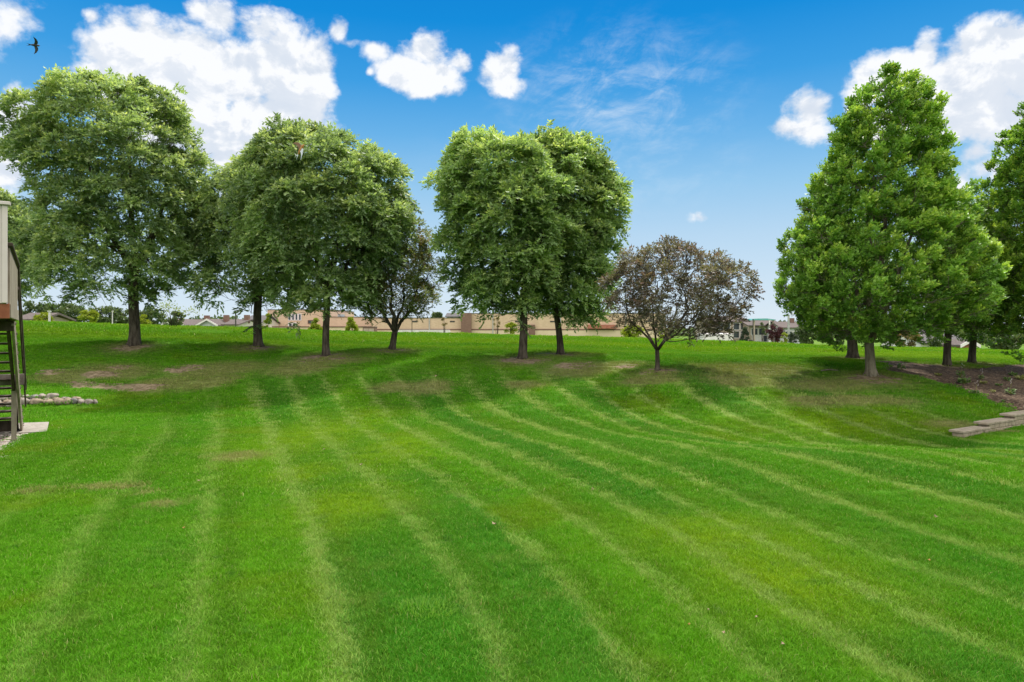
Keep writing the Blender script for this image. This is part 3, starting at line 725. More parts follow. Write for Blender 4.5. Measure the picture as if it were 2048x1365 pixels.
        for _ in range(5 if kind != 'crab' else 6):
            u = Vector(r.normal(size=3))+Vector(outd[i])*1.0+Vector((0,0,.4)); u.normalize()
            e = q+u*clumpR*r.uniform(.5, .95)
            st = pts[3+int(r.integers(0, 3))]
            lb.tube([st, (st+e)/2+Vector((0,0,.04)), e], [max(rad[4]*.7, .006), .007, .004], 4, False)
    lb.build("branches", mbark, root, True)
    return root
def dd_min(NP, c): return np.linalg.norm(NP-c, axis=1)

ASH = "ash trees in a row on the slope"
T = make_tree("ash_tree", "largest broad round ash tree behind the wooden deck stair, furthest left trunk", "tree", 't1',
  [(152,140,330),(180,75,370),(220,30,410),(260,15,428),(300,10,442),(350,45,456),(400,60,458),(450,45,455),(500,35,445),(540,45,425),(580,70,385),(615,110,330),(632,180,290)],
  m_ash, m_bark, 101, .46, ASH, nclump=179, nspray=88, clumpR=.85, fork=.30, leaders=6)
T = make_tree("ash_tree", "partly seen ash crown at the left picture edge above the deck rail", "tree", None,
  [(345,-110,20),(380,-160,50),(430,-200,85),(480,-210,105),(530,-200,110),(580,-180,120),(620,-120,60)],
  m_ash, m_bark, 102, .4, ASH, nclump=83, nspray=88, clumpR=.85, base=(-45,692,30), fork=.3)
T = make_tree("ash_tree", "smaller ash with low dark crown standing just left and behind the straight trunked one", "tree", 't2',
  [(300,470,610),(340,430,640),(390,400,650),(440,380,650),(500,372,650),(560,375,650),(600,390,640),(635,440,590),(650,470,560)],
  m_ash, m_bark, 103, .40, ASH, nclump=95, nspray=74, clumpR=.85, fork=.22)
T = make_tree("ash_tree", "tall wide ash with straight slim dark trunk in front of the long brick school", "tree", 't3',
  [(236,610,660),(255,550,705),(275,525,740),(300,500,790),(340,475,828),(400,460,842),(460,470,840),(520,485,800),(580,520,780),(620,560,750),(655,600,710)],
  m_ash, m_bark, 104, .30, ASH, nclump=167, nspray=88, clumpR=.80, fork=.24, leaders=5)
T = make_tree("crabapple_tree", "thin leaning crabapple with forked trunk and sparse reddish leaves between two ash trees", "tree", 't4',
  [(430,720,850),(480,700,872),(520,690,882),(560,700,890),(600,700,882),(635,720,850),(655,750,820)],
  m_crab2, m_bark, 105, .30, None, kind='crab', nclump=120, nspray=44, clumpR=.5, fz=.8, shift=.3, leaders=4, lean=.12)
T = make_tree("ash_tree", "ash tree with thick black trunk, left of the close pair right of centre", "tree", 't5',
  [(245,955,1062),(262,922,1075),(285,902,1085),(310,888,1110),(345,855,1135),(400,860,1150),(450,870,1150),(520,885,1140),(560,890,1130),(600,900,1110),(635,960,1090),(668,1005,1085)],
  m_ash2, m_bark, 106, .36, ASH, nclump=137, nspray=88, clumpR=.75, fork=.20, leaders=5)
T = make_tree("ash_tree", "ash tree with slimmer leaning trunk, right of the close pair and slightly behind", "tree", 't6',
  [(238,1058,1130),(256,1042,1170),(282,1035,1195),(310,1030,1224),(345,1040,1246),(400,1030,1264),(450,1030,1242),(520,1040,1238),(580,1040,1232),(620,1050,1222),(650,1080,1200),(672,1100,1175)],
  m_ash2, m_bark, 107, .30, ASH, nclump=143, nspray=88, clumpR=.78, shift=.80, fork=.20, lean=-.10, leaders=5)
T = make_tree("crabapple_tree", "low spreading bronze leaved crabapple with short forked trunk between ash and maple", "tree", 't7',
  [(478,1300,1365),(500,1250,1445),(530,1225,1485),(560,1210,1508),(600,1205,1505),(640,1215,1490),(665,1250,1470),(688,1370,1440)],
  m_crab, m_bark, 108, .17, None, kind='crab', nclump=112, nspray=36, clumpR=.40, fz=.75, shift=.3, wide=1.02, leaders=6, hollow=.12)
MAP = "maple trees on the right slope"
T = make_tree("maple_tree", "tallest pointed maple with pale forked trunk, leaning in the wind beside the mulch bed", "tree", 't9',
  [(136,1735,1790),(165,1705,1850),(205,1665,1882),(250,1652,1890),(300,1636,1896),(340,1616,1908),(380,1598,1920),(430,1570,1935),(480,1545,1955),(530,1530,1975),(580,1522,1992),(620,1535,1995),(655,1580,1940),(690,1640,1850)],
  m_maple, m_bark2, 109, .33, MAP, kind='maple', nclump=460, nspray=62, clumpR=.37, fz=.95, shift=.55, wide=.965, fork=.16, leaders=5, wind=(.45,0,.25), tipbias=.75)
T = make_tree("maple_tree", "maple mostly hidden behind the tallest maple, brown trunk just left of its pale trunk", "tree", 't8',
  [(430,1640,1760),(480,1610,1790),(540,1590,1810),(600,1590,1810),(650,1620,1790),(680,1660,1750)],
  m_maple2, m_bark, 110, .40, MAP, kind='maple', nclump=60, nspray=46, clumpR=.7, fork=.2, leaders=3, wind=(.3,0,.2))
T = make_tree("maple_tree", "shorter maple at the top of the mulch bed with knobbly dark trunk, nearer of two", "tree", 't10',
  [(420,1870,1930),(460,1850,1960),(500,1840,1985),(560,1835,2000),(600,1820,2005),(640,1825,1995),(672,1850,1960)],
  m_maple2, m_bark, 111, .26, MAP, kind='maple', shift=.3, wide=1.03, nclump=125, nspray=60, clumpR=.48, fork=.2, leaders=3, wind=(.3,0,.2), tipbias=.6)
T = make_tree("maple_tree", "maple with dark slim trunk at the back edge of the mulch bed", "tree", 't11',
  [(380,1920,1970),(430,1900,2010),(500,1890,2040),(560,1885,2060),(620,1880,2060),(660,1910,2040),(690,1950,2020)],
  m_maple2, m_bark, 112, .27, MAP, kind='maple', shift=.3, wide=1.03, nclump=125, nspray=60, clumpR=.52, fork=.2, leaders=3, wind=(.3,0,.2))
T = make_tree("maple_tree", "tall pointed maple cut off by the right picture edge", "tree", None,
  [(205,2025,2110),(260,1998,2140),(310,1970,2165),(370,1955,2180),(430,1940,2200),(500,1932,2215),(560,1935,2225),(620,1960,2225),(670,1985,2200),(695,2010,2150)],
  m_maple2, m_bark, 113, .36, MAP, kind='maple', shift=.3, wide=1.02, nclump=190, nspray=64, clumpR=.52, fork=.18, leaders=4, wind=(.3,0,.3), base=(2085,738,22), tipbias=.7)

# ------------------------------------------------------------------ small and distant trees, bushes
def small_tree(name, label, cat, px, pyb, pyt, wpx, D, mat, seed, kind='round', trunk=.3, nl=2600, group=None, tw=None, bark=None):
    """pyt top row, pyb lowest row of the crown, wpx width; foot on the ground"""
    r = np.random.default_rng(seed); s = D/F
    X0 = (px-1024)*s; Z0 = gz(X0, D); root = empty(name, (X0, D, Z0)); tag(root, label, cat, group)
    z1 = CZ-(pyt-HY)*s-Z0; z0 = max(CZ-(pyb-HY)*s-Z0, .05 if trunk == 0 else .25); hw = wpx*s/2
    if z0 > z1-.3: z0 = z1*.35
    k = max(10, nl//130)
    if kind == 'cone': h = r.uniform(0, 1, k)**1.3; rad = hw*(1-h*.93)
    else: h = r.uniform(0.05, .97, k); rad = hw*np.sqrt(np.maximum(1-(2*h-1)**2, .05))*(.8+.35*r.uniform(size=k))
    th = r.uniform(0, 6.283, k); rho = r.uniform(.35, 1, k)**.5*.85
    cen = np.stack([rad*rho*np.cos(th), rad*rho*np.sin(th), z0+(z1-z0)*h], 1)
    cr = hw*.38 if kind != 'cone' else hw*.30
    m = nl//k; P = np.repeat(cen, m, 0)+norm(r.normal(size=(k*m,3))+[0,0,.35])*cr*r.uniform(.3,1,(k*m,1))*[1,1,.8]
    P[:,2] = np.clip(P[:,2], .02, z1*1.03)
    ax = norm(r.normal(size=P.shape)+[0,0,.2]); sd = norm(np.cross(ax, r.normal(size=P.shape)))
    L = max(hw*.17, .06)*r.uniform(.7,1.3,len(P)); L = np.minimum(L, .42)
    tone = np.clip(np.repeat(r.uniform(.1,.9,k), m)+r.normal(0,.15,k*m), 0, 1)
    leaf_mesh("crown", P, ax, sd, L, L*.7, np.stack([tone, np.clip(r.normal(-.1,.35,k*m),0,1), tone], 1), mat, root)
    t = MB(); R = tw or max(hw*.06, .03)
    t.tube([(0,0,-.1),(0,0,z0*.6+.1),(hw*.05,0,z0+(z1-z0)*.75)], [R*1.3, R, R*.3], 7)
    for i in range(min(k, 9)):
        c = cen[i]; t.tube([(0,0,max(z0*.7, .15)), (c[0]*.5, c[1]*.5, c[2]*.75), tuple(c)], [R*.5, R*.35, R*.12], 4)
    t.build("trunk", bark or m_bark, root, True)
    return root
for i, a in enumerate([
  ("far_tree","dark green tree beyond the shed at far left","tree",70,648,606,50,120,m_farg,'round'),
  ("far_tree","dull green tree in the wood behind the white post","tree",105,650,612,46,125,m_farg,'round'),
  ("far_tree","bluish green tree behind the yellow bush at left","tree",140,652,612,56,110,m_farg,'round'),
  ("far_tree","grey green tree right of the yellow bush under the largest ash","tree",205,652,616,52,105,m_farg,'round'),
  ("far_tree","grey green tree just left of the largest ash trunk, far away","tree",245,654,618,48,108,m_farg,'round'),
  ("far_tree","olive tree just right of the largest ash trunk, far away","tree",300,655,618,56,85,m_farg,'round'),
  ("far_tree","darker tree behind the bare stemmed sapling","tree",352,655,626,34,115,m_farg,'round'),
  ("far_tree","small dark round tree rising behind the grey house roofs","tree",424,655,636,14,190,m_farg,'round'),
  ("yellow_bush","bright yellow green bush beyond the crest left of the largest ash","bush",178,650,622,34,48,m_fary,'round'),
  ("yellow_bush","yellow green shrub against the wood left of the white post","bush",85,652,630,40,62,m_fary,'round'),
  ("yellow_bush","yellow green shrub right beside the largest ash trunk","bush",285,655,632,30,52,m_fary,'round'),
  ("cone_bush","conical yellow green evergreen between the two left ash trunks","bush",536,662,630,26,60,m_fary,'cone'),
  ("cone_bush","rounded olive evergreen left of the straight ash trunk","bush",632,664,640,34,62,m_fary,'cone'),
  ("cone_bush","olive evergreen right of the straight ash trunk by the brown enclosure","bush",703,668,638,36,62,m_fary,'cone'),
  ("far_tree","low green treetop above the school roof","tree",874,640,627,26,190,m_farg,'round'),
  ("yellow_bush","yellowish small tree low behind the left of the close ash pair","bush",1020,668,648,26,66,m_fary,'round'),
  ("young_tree","thin young tree with tan leaves before the school wall, right one","tree",994,656,636,16,62,m_tan,'round'),
  ("young_tree","thin young tree with tan leaves in front of the long white wall","tree",889,654,636,16,62,m_tan,'round'),
  ("yellow_bush","pale green shrub behind the bronze crabapple's lower left twigs","bush",1265,676,655,44,60,m_fary,'round'),
  ("yellow_bush","small yellow shrub behind the bronze crabapple's fork","bush",1325,680,660,22,60,m_fary,'round'),
  ("spruce_tree","small dark spruce right of the bronze crabapple beyond the crest","tree",1490,684,656,26,60,m_farb,'cone'),
  ("young_tree","slim green young tree between spruce and plum tree","tree",1524,672,646,18,66,m_farg,'cone'),
  ("plum_tree","round dark purple plum tree beyond the crest","tree",1550,684,652,32,60,m_farp,'round'),
  ("yellow_bush","bright yellow green bush right of the purple plum tree","bush",1568,688,667,20,56,m_fary,'round'),
  ("cone_bush","dark olive bush right of the bright yellow one","bush",1585,690,668,22,54,m_farb,'round'),
  ("far_tree","soft green tree behind the left skirt of the tallest maple","tree",1615,690,650,50,80,m_farg,'round'),
  ("far_tree","green tree seen between the maples' trunks, left one","tree",1665,692,648,60,90,m_farg,'round'),
  ("far_tree","tan leaved tree seen right of the pale maple trunk","tree",1815,695,664,44,60,m_tan,'round'),
  ("far_tree","green tree seen between tallest maple and mulch bed trunks","tree",1780,694,660,40,64,m_farg,'round'),
  ("far_tree","green tree left of the white house at far right","tree",1870,696,664,34,62,m_farg,'round'),
  ("far_tree","green tree at the right edge behind the maples","tree",2010,700,655,70,70,m_farg,'round'),
  ("far_tree","green tree behind the red shed at far right","tree",1950,698,650,50,85,m_farg,'round'),
  ]):
    n_, lb_, ct, px, pyb, pyt, wpx, D, mt, kd = a
    small_tree(n_, lb_, ct, px, pyb, pyt, wpx, D, mt, 300+i, kd, nl=2400 if wpx > 20 else 900)
# multi-stemmed sapling on the crest
def sapling():
    x, y = (345-1024)/F*40, 40.0; z = gz(x, y); root = empty("sapling", (x, y, z)); tag(root, "thin bare stemmed sapling with yellow green top leaves on the crest", "sapling")
    t = MB(); r = np.random.default_rng(5); P = []
    for k in range(6):
        e = Vector((r.normal()*.45, r.normal()*.3, r.uniform(.9, 1.5))); t.tube([(k*.05-.12,0,-.05), tuple(e*.5+Vector((0,0,.1))), tuple(e)], [.018,.014,.006], 5)
        P += [np.array(e)+r.normal(size=3)*.16 for _ in range(40)]
    t.build("trunk", m_bark, root, True); P = np.array(P)
    leaf_mesh("crown", P, norm(r.normal(size=P.shape)), norm(r.normal(size=P.shape)), np.full(len(P), .12), np.full(len(P), .07), r.uniform(0,1,(len(P),3))*[1,.3,1], m_fary, root)
sapling()
# far wooded horizon, one continuous mass
def far_woods():
    r = np.random.default_rng(77); n = 26000
    x = r.uniform(-330, 330, n); y = 300+r.uniform(-12, 12, n)
    hgtop = 4.5+2.2*np.sin(x*.045+1)+1.6*np.sin(x*.13)+1.2*np.sin(x*.31+2)
    z = -1.5+r.uniform(0, 1, n)**.7*np.maximum(hgtop, 1.5)
    P = np.stack([x, y, z], 1); ax = norm(r.normal(size=P.shape)); sd = norm(np.cross(ax, r.normal(size=P.shape)))
    L = r.uniform(1.0, 2.2, n); tone = np.clip(.5+.4*np.sin(x*.2)+r.normal(0, .2, n), 0, 1)
    o = leaf_mesh("far_woods", P, ax, sd, L, L*.7, np.stack([tone, tone*0, tone], 1), m_farg, None)
    o['kind'] = 'stuff'
far_woods()

# ------------------------------------------------------------------ buildings
def brick_mat(name, c1, c2, mortar, sx=1.0):
    m, n = newmat(name); p = n.node('ShaderNodeTexCoord').outputs['Object']
    s = n.sep(p); v = n.comb(n.m('ADD', s[0], s[1]), s[2], 0.0)
    br = n.node('ShaderNodeTexBrick'); n.put(br.inputs['Vector'], v); br.inputs['Scale'].default_value = sx
    br.inputs['Color1'].default_value = c1+(1,); br.inputs['Color2'].default_value = c2+(1,); br.inputs['Mortar'].default_value = mortar+(1,)
    br.inputs['Brick Width'].default_value = .40; br.inputs['Row Height'].default_value = .20; br.inputs['Mortar Size'].default_value = .012
    st = n.mix(n.mr(n.noise(n.vm('MULTIPLY', p, (1,1,.25)), .5, 5, .6), .3, .75, 0, .35), br.outputs[0], tuple(c*.72 for c in c1))
    b = bsdf(n, st, .9, .1); n.l.new(b.outputs[0], n.out.inputs['Surface']); return m
m_orange = brick_mat("orange_brick", (0.60,0.43,0.30), (0.66,0.48,0.34), (0.62,0.49,0.39))
m_buff = brick_mat("buff_block", (0.68,0.55,0.38), (0.72,0.59,0.42), (0.52,0.42,0.3))
m_brown = brick_mat("brown_brick", (0.20,0.12,0.095), (0.24,0.145,0.115), (0.22,0.15,0.12))
m_white = simple("white_paint", (0.70,0.65,0.67), (0.80,0.75,0.77), 1.5, .6)
m_coping = simple("dark_coping", (0.05,0.045,0.04), (0.08,0.07,0.065), 2.0, .5)
m_roof = simple("asphalt_shingles", (0.105,0.085,0.08), (0.165,0.14,0.13), 5.0, .95, .1, .4)
m_roofg = simple("grey_shingles", (0.095,0.09,0.09), (0.15,0.14,0.14), 5.0, .95, .1, .4)
m_siding = simple("pale_siding", (0.42,0.44,0.47), (0.52,0.53,0.55), 2.0, .7)
m_tansid = simple("tan_siding", (0.34,0.27,0.22), (0.42,0.34,0.28), 2.0, .7)
m_cream = simple("cream_siding", (0.62,0.58,0.46), (0.70,0.66,0.55), 2.0, .7)
m_glass = simple("dark_glass", (0.03,0.04,0.05), (0.06,0.07,0.09), 1.0, .12, .6)
m_teal = simple("teal_metal", (0.10,0.38,0.36), (0.16,0.46,0.43), 1.0, .4)
m_redb = simple("red_boards", (0.32,0.11,0.08), (0.42,0.17,0.12), 2.0, .8)
m_steel = simple("galvanised_steel", (0.35,0.35,0.35), (0.48,0.48,0.47), 3.0, .5, .5, .1, metal=.4)
FG = -1.6
def bx(mb, x0, x1, y0, y1, z0, z1, bev=0.0): mb.box(((x0+x1)/2, (y0+y1)/2, (z0+z1)/2), (x1-x0, y1-y0, z1-z0), None, bev)
def X_(px, D): return (px-1024)/F*D
def Z_(py, D): return CZ-(py-HY)/F*D

def part(name, mat, parent, *boxes):
    m = MB()
    for b in boxes: bx(m, *b)
    return m.build(name, mat, parent)
def window(parent, x, z, wd, ht, y, mat_f=None):
    f = MB(); t = .12
    bx(f, x-wd/2-t, x+wd/2+t, y-.10, y-.01, z+ht/2, z+ht/2+t); bx(f, x-wd/2-t, x+wd/2+t, y-.12, y-.01, z-ht/2-t, z-ht/2)
    bx(f, x-wd/2-t, x-wd/2, y-.10, y-.01, z-ht/2, z+ht/2); bx(f, x+wd/2, x+wd/2+t, y-.10, y-.01, z-ht/2, z+ht/2)
    fo = f.build("window", mat_f or m_white, parent)
    part("pane", m_glass, fo, (x-wd/2, x+wd/2, y-.05, y-.012, z-ht/2, z+ht/2))
def school():
    D = 130; ox = X_(1000, D); root = empty("school_building", (ox, D, FG)); tag(root, "long low orange brick school building with brown bands behind the central trees", "building")
    L = lambda px: X_(px, D)-ox
    H = lambda py: Z_(py, D)-FG
    # upper walls
    part("wall", m_orange, root, (L(745), L(923), 0, 20, 0, H(636.6)))
    part("wall", m_orange, root, (L(943), L(1330), 0, 20, 0, H(627.6)))
    part("wall", m_orange, root, (L(520), L(650), 4, 24, 0, H(619)))
    part("wall", m_orange, root, (L(650), L(745), 1.5, 20, 0, H(634.5)))
    part("coping", m_coping, root, (L(744), L(923), -.12, 20.1, H(636.6)+.003, H(635.6)))
    part("coping", m_coping, root, (L(943)+.01, L(1331), -.12, 20.1, H(627.6)+.003, H(626.8)))
    part("coping", m_coping, root, (L(519), L(651), 3.9, 24.1, H(619)+.003, H(618)))
    part("coping", m_coping, root, (L(651)+.01, L(744)-.01, 1.38, 20.1, H(634.5)+.003, H(633.6)))
    # brown bands proud of the wall, buff base below
    part("band", m_brown, root, (L(746), L(923), -.14, -.003, H(661), H(658.3)), (L(943), L(1329), -.14, -.003, H(661), H(658.3)))
    part("base_course", m_buff, root, (L(746), L(923), -.10, -.004, 0, H(661)-.003), (L(943), L(1329), -.10, -.004, 0, H(661)-.003))
    part("pillar", m_brown, root, (L(923)+.01, L(943)-.01, -1.2, 19, 0, H(626.5)))
    part("pillar", m_brown, root, (L(1057), L(1070), -.6, -.15, 0, H(650)))
    part("wing_wall", m_buff, root, (L(560), L(744), -4, -.3, 0, H(655.3)))
    part("wing_coping", m_brown, root, (L(559), L(744.5), -4.12, -.25, H(655.3)+.003, H(653)))
    part("pillar", m_brown, root, (L(497), L(519)-.01, 2, 10, 0, H(652)))
    part("awning", m_redb, root, (L(1175), L(1232), -1.0, -.15, H(657.5), H(650)))
    for p, y in ((790,637),(858,637),(985,629),(1120,629),(1250,629)): part("downspout", m_steel, root, (L(p), L(p)+.18, -.26, -.145, .2, H(y)))
    for p in (765,825,900,1030,1100,1160,1290): part("vent", m_coping, root, (L(p), L(p)+.9, -.05, -.004, H(645), H(642)))
    for px in (566, 573, 580, 587): window(root, L(px), H(634), .35, 1.1, 4)
    window(root, L(612), H(644), 1.4, .5, 4, m_brown)
    d = part("door", m_white, root, (L(563), L(580), 3.75, 3.99, 0, H(645))); part("door_glass", m_glass, d, (L(566), L(571), 3.70, 3.74, .4, H(648)), (L(573), L(578), 3.70, 3.74, .4, H(648)))
    part("rooftop_unit", m_steel, root, (L(662), L(669), 5, 8, H(634), H(628)))
    part("rooftop_unit", m_steel, root, (L(1200), L(1215), 5, 8, H(627), H(622)))
school()
def low_wall():
    D = 118; root = empty("white_wall", (X_(850, D), D, gz(X_(850, D), D))); tag(root, "long low white wall in front of the brick school, left of its brown pillar", "wall")
    h = Z_(661.5, D)-root.location.z; a = X_(790, D)-root.location.x; b = X_(912, D)-root.location.x
    m = MB(); prof = []
    bx(m, a, b-1.0, -.2, .2, 0, h, .03); m.tube([(b-1.0, -.2+.2, h-.55), (b-1.0+.5, 0, h-.6), (b, 0, h-1.2), (b, 0, 0)], [.2]*4, 8)
    m.build("panel", m_white, root); part("cap", m_white, root, (a-.05, b-1.1, -.26, .26, h+.003, h+.12))
low_wall()
def enclosure():
    D = 112; x = X_(740, D); root = empty("bin_enclosure", (x, D, gz(x, D))); tag(root, "plain brown box enclosure standing before the school beside the olive evergreen", "enclosure")
    h = Z_(655, D)-root.location.z
    part("panel", m_brown, root, (-1.0,1.0,-.9,.9,0,h)); part("rim", m_coping, root, (-1.05,1.05,-.95,.95,h+.003,h+.1)); part("gate", m_tansid, root, (-.85,-.03,-.96,-.903,.2,h-.2), (.03,.85,-.96,-.903,.2,h-.2))
enclosure()

def house(name, label, px0, px1, eave, ridge, D, depth, wall, roofm, gable=True, roof_dir='x', wins=(), doors=(), rz=0.0, chimney=False, cat="house"):
    """roof_dir 'x': ridge runs left-right; 'y': gable end faces the camera"""
    x0 = X_(px0, D); x1 = X_(px1, D); cx = (x0+x1)/2; z0 = min(gz(cx, D), FG+.3) if D > 80 else gz(cx, D)
    root = empty(name, (cx, D, z0), rz); tag(root, label, cat)
    hw = (x1-x0)/2; he = Z_(eave, D)-z0; hr = Z_(ridge, D)-z0; o = .35
    if roof_dir == 'x':
        link_mesh("wall", [(-hw,0,0),(hw,0,0),(hw,depth,0),(-hw,depth,0),(-hw,0,he),(hw,0,he),(hw,depth,he),(-hw,depth,he),(-hw,depth/2,hr-.15),(hw,depth/2,hr-.15)],
                  [(0,1,5,4),(2,3,7,6),(1,2,6,9,5),(3,0,4,8,7)], wall, root)
        y0 = -.5; sl = (hr-he)/(depth/2); ze = he-.5*sl
        t = .18; v = [(-hw-o,y0,ze),(hw+o,y0,ze),(hw+o,depth/2,hr),(-hw-o,depth/2,hr),(hw+o,depth+.5,ze),(-hw-o,depth+.5,ze)]
        v += [(a,b_,c+t) for a,b_,c in v]
        link_mesh("roof", v, [(0,1,2,3)[::-1],(3,2,4,5)[::-1],(6,7,8,9),(9,8,10,11),(0,1,7,6),(4,5,11,10),(1,2,8,7),(2,4,10,8),(3,0,6,9),(5,3,9,11)], roofm, root)
    else:
        link_mesh("wall", [(-hw,0,0),(hw,0,0),(hw,depth,0),(-hw,depth,0),(-hw,0,he),(hw,0,he),(hw,depth,he),(-hw,depth,he),(0,0,hr-.15),(0,depth,hr-.15)],
                  [(0,1,5,8,4),(2,3,7,9,6),(1,2,6,5),(3,0,4,7)], wall, root)
        sl = (hr-he)/hw; ze = he-o*sl; t = .18
        v = [(-hw-o,-.4,ze),(0,-.4,hr),(hw+o,-.4,ze),(-hw-o,depth+.4,ze),(0,depth+.4,hr),(hw+o,depth+.4,ze)]
        v += [(a,b_,c+t) for a,b_,c in v]
        link_mesh("roof", v, [(0,3,4,1),(1,4,5,2),(6,7,10,9),(7,8,11,10),(0,1,7,6),(1,2,8,7),(3,9,10,4),(4,10,11,5),(0,6,9,3),(2,5,11,8)], roofm, root)
        link_mesh("fascia", [(-hw-o,-.46,ze-.12),(0,-.46,hr-.12),(hw+o,-.46,ze-.12),(-hw-o,-.46,ze+.2),(0,-.46,hr+.2),(hw+o,-.46,ze+.2),
                             (-hw-o,-.405,ze-.12),(0,-.405,hr-.12),(hw+o,-.405,ze-.12),(-hw-o,-.405,ze+.2),(0,-.405,hr+.2),(hw+o,-.405,ze+.2)],
                  [(0,1,4,3),(1,2,5,4),(6,9,10,7),(7,10,11,8),(3,4,10,9),(4,5,11,10),(0,6,7,1),(1,7,8,2)], m_white, root)
    for fx, fz, wd, ht in wins: window(root, fx*hw, he*fz, wd, ht, 0)
    for fx, wd, ht in doors: part("door", m_white, root, (fx*hw-wd/2, fx*hw+wd/2, -.06, -.003, 0, ht))
    if chimney: part("chimney", m_brown, root, (hw*.4, hw*.4+.8, depth*.4, depth*.4+.8, he+.3, hr+.9))
    return root
house("grey_house", "pale grey gabled house left of the row of far roofs, partly behind the sapling", 313, 378, 656, 640, 118, 12, m_siding, m_roof, roof_dir='y', wins=[(-.4,.6,1.2,.6),(.4,.6,1.2,.6)])
house("grey_house", "long pinkish grey roofed house between the two pale gables at left", 352, 400, 651, 640.5, 122, 11, m_siding, m_roof, wins=[(.3,.6,2.4,1.0)], chimney=True)
house("grey_house", "blue grey gabled house with white trim in the middle of the far roofs", 397, 434, 650.5, 640, 117, 12, m_siding, m_roof, roof_dir='y', wins=[(0,.5,1.2,1.1)], chimney=True)
house("grey_house", "low roofed house with small gable between blue grey gable and cream house", 432, 452, 651, 643.5, 124, 10, m_siding, m_roof, roof_dir='y', wins=[(.3,.7,.9,.6)])
house("cream_house", "cream walled house with brown roof left of the thin utility pole", 448, 476, 650, 640, 116, 11, m_cream, m_roof, wins=[(.5,.6,1.0,1.0),(-.3,.6,.9,1.0)], chimney=True)
house("pink_house", "pale pinkish house half behind the low left ash crown", 487, 520, 647, 632, 124, 10, m_cream, m_roofg, wins=[(-.5,.6,1,1.2),(0,.6,1,1.2),(.5,.6,1,1.2)])
house("garden_shed", "brown roofed tan shed beyond the crest beside the stair handrail", 38, 82, 640, 629, 62, 4, m_tansid, m_roof, cat="shed", wins=[(.2,.72,.6,.5)])
house("town_house", "large brown roofed townhouse block right of the bronze crabapple, tallest of its row", 1425, 1498, 644, 633, 150, 14, m_tansid, m_roof, wins=[(-.6,.8,1.2,1.4),(-.2,.8,1.2,1.4),(.3,.8,1.2,1.4),(.7,.8,1.2,1.4),(.3,.45,1.2,1.4),(.7,.45,1.2,1.4)], doors=[(-.4,2.4,2.2)], cat="house")
house("town_house", "brown townhouse behind the slim young tree with white corner post", 1498, 1541, 652, 641, 146, 12, m_tansid, m_roof, wins=[(-.5,.7,1.3,1.3),(.2,.7,1.3,1.3),(.6,.35,1.3,1.3)], doors=[(-.2,2.4,2.2)])
house("town_house", "sloping roofed townhouse right above the purple plum tree", 1541, 1566, 655, 641, 148, 12, m_siding, m_roof, wins=[(.4,.6,1.2,1.2)])
house("town_house", "pale sided townhouse with long eaves behind the tall lamp pole", 1563, 1612, 656, 645, 138, 10, m_siding, m_roof, wins=[(-.5,.7,1.6,.8),(.3,.7,1.6,.8),(-.5,.3,1.6,.8)], chimney=True)
house("white_house", "white house seen beyond the crest between mulch bed trunks", 1842, 1930, 686, 664, 75, 8, m_white, m_roofg, wins=[(-.6,.35,1.2,.6),(-.1,.35,.5,.7),(.25,.35,.5,.7)])
house("red_shed", "small red shed right of the white house under the maples", 1922, 1948, 690, 683, 66, 3, m_redb, m_roof, cat="shed", roof_dir='y', doors=[(0,.5,1.0)])
house("far_house", "grey house peeking over the school roof left of its pillar", 893, 926, 634, 627, 175, 10, m_siding, m_roofg, wins=[(-.3,.9,1.2,.6),(.4,.9,1.2,.6)])
def canopy():
    D = 143; x = X_(1522, D); root = empty("shade_canopy", (x, D, FG)); tag(root, "flat teal canopy roof on posts above the brown townhouses", "canopy")
    zt = Z_(638, D)-FG; m = MB(); hw = 22*D/F
    m.add([(-hw,-2,zt-.3),(hw,-2,zt-.35),(hw,2,zt-.35),(-hw,2,zt-.3),(-hw*.9,-2,zt),(hw*.2,-2,zt+.05),(hw,-2,zt-.2),(-hw*.9,2,zt),(hw*.2,2,zt+.05),(hw,2,zt-.2)],
          [(0,1,6,5,4),(3,7,8,9,2),(0,3,2,1),(4,5,8,7),(5,6,9,8),(0,4,7,3),(1,2,9,6)])
    m.build("roof", m_teal, root)
    for s in (-.85, .85): part("post", m_tansid, root, (hw*s-.12, hw*s+.12, -1.6, -1.36, 0, zt-.36))
canopy()
def trailer():
    D = 70; x = X_(1436, D); z = gz(x, D); root = empty("box_trailer", (x, D, z)); tag(root, "plain white box trailer parked beyond the crest behind the bronze crabapple", "trailer")
    h = Z_(667, D)-z; hw = 30*D/F
    m = MB(); bx(m, -hw, hw, 0, 2.2, .55, h, .08); m.build("body", m_white, root)
    part("frame_rail", m_coping, root, (-hw+.05, hw-.05, .05, 2.15, .42, .545)); part("door_seam", m_steel, root, (hw*.3, hw*.3+.05, -.02, -.002, .6, h-.1), (hw*.7, hw*.7+.05, -.02, -.002, .6, h-.1))
    for wx in (-.35, .05):
        t = MB(); t.tube([(hw*wx, -.02, .33), (hw*wx, .25, .33)], [.33,.33], 16); o = t.build("wheel", m_coping, root); t = MB(); t.tube([(hw*wx, -.05, .33), (hw*wx, -.021, .33)], [.17,.17], 12); t.build("rim", m_steel, o)
trailer()
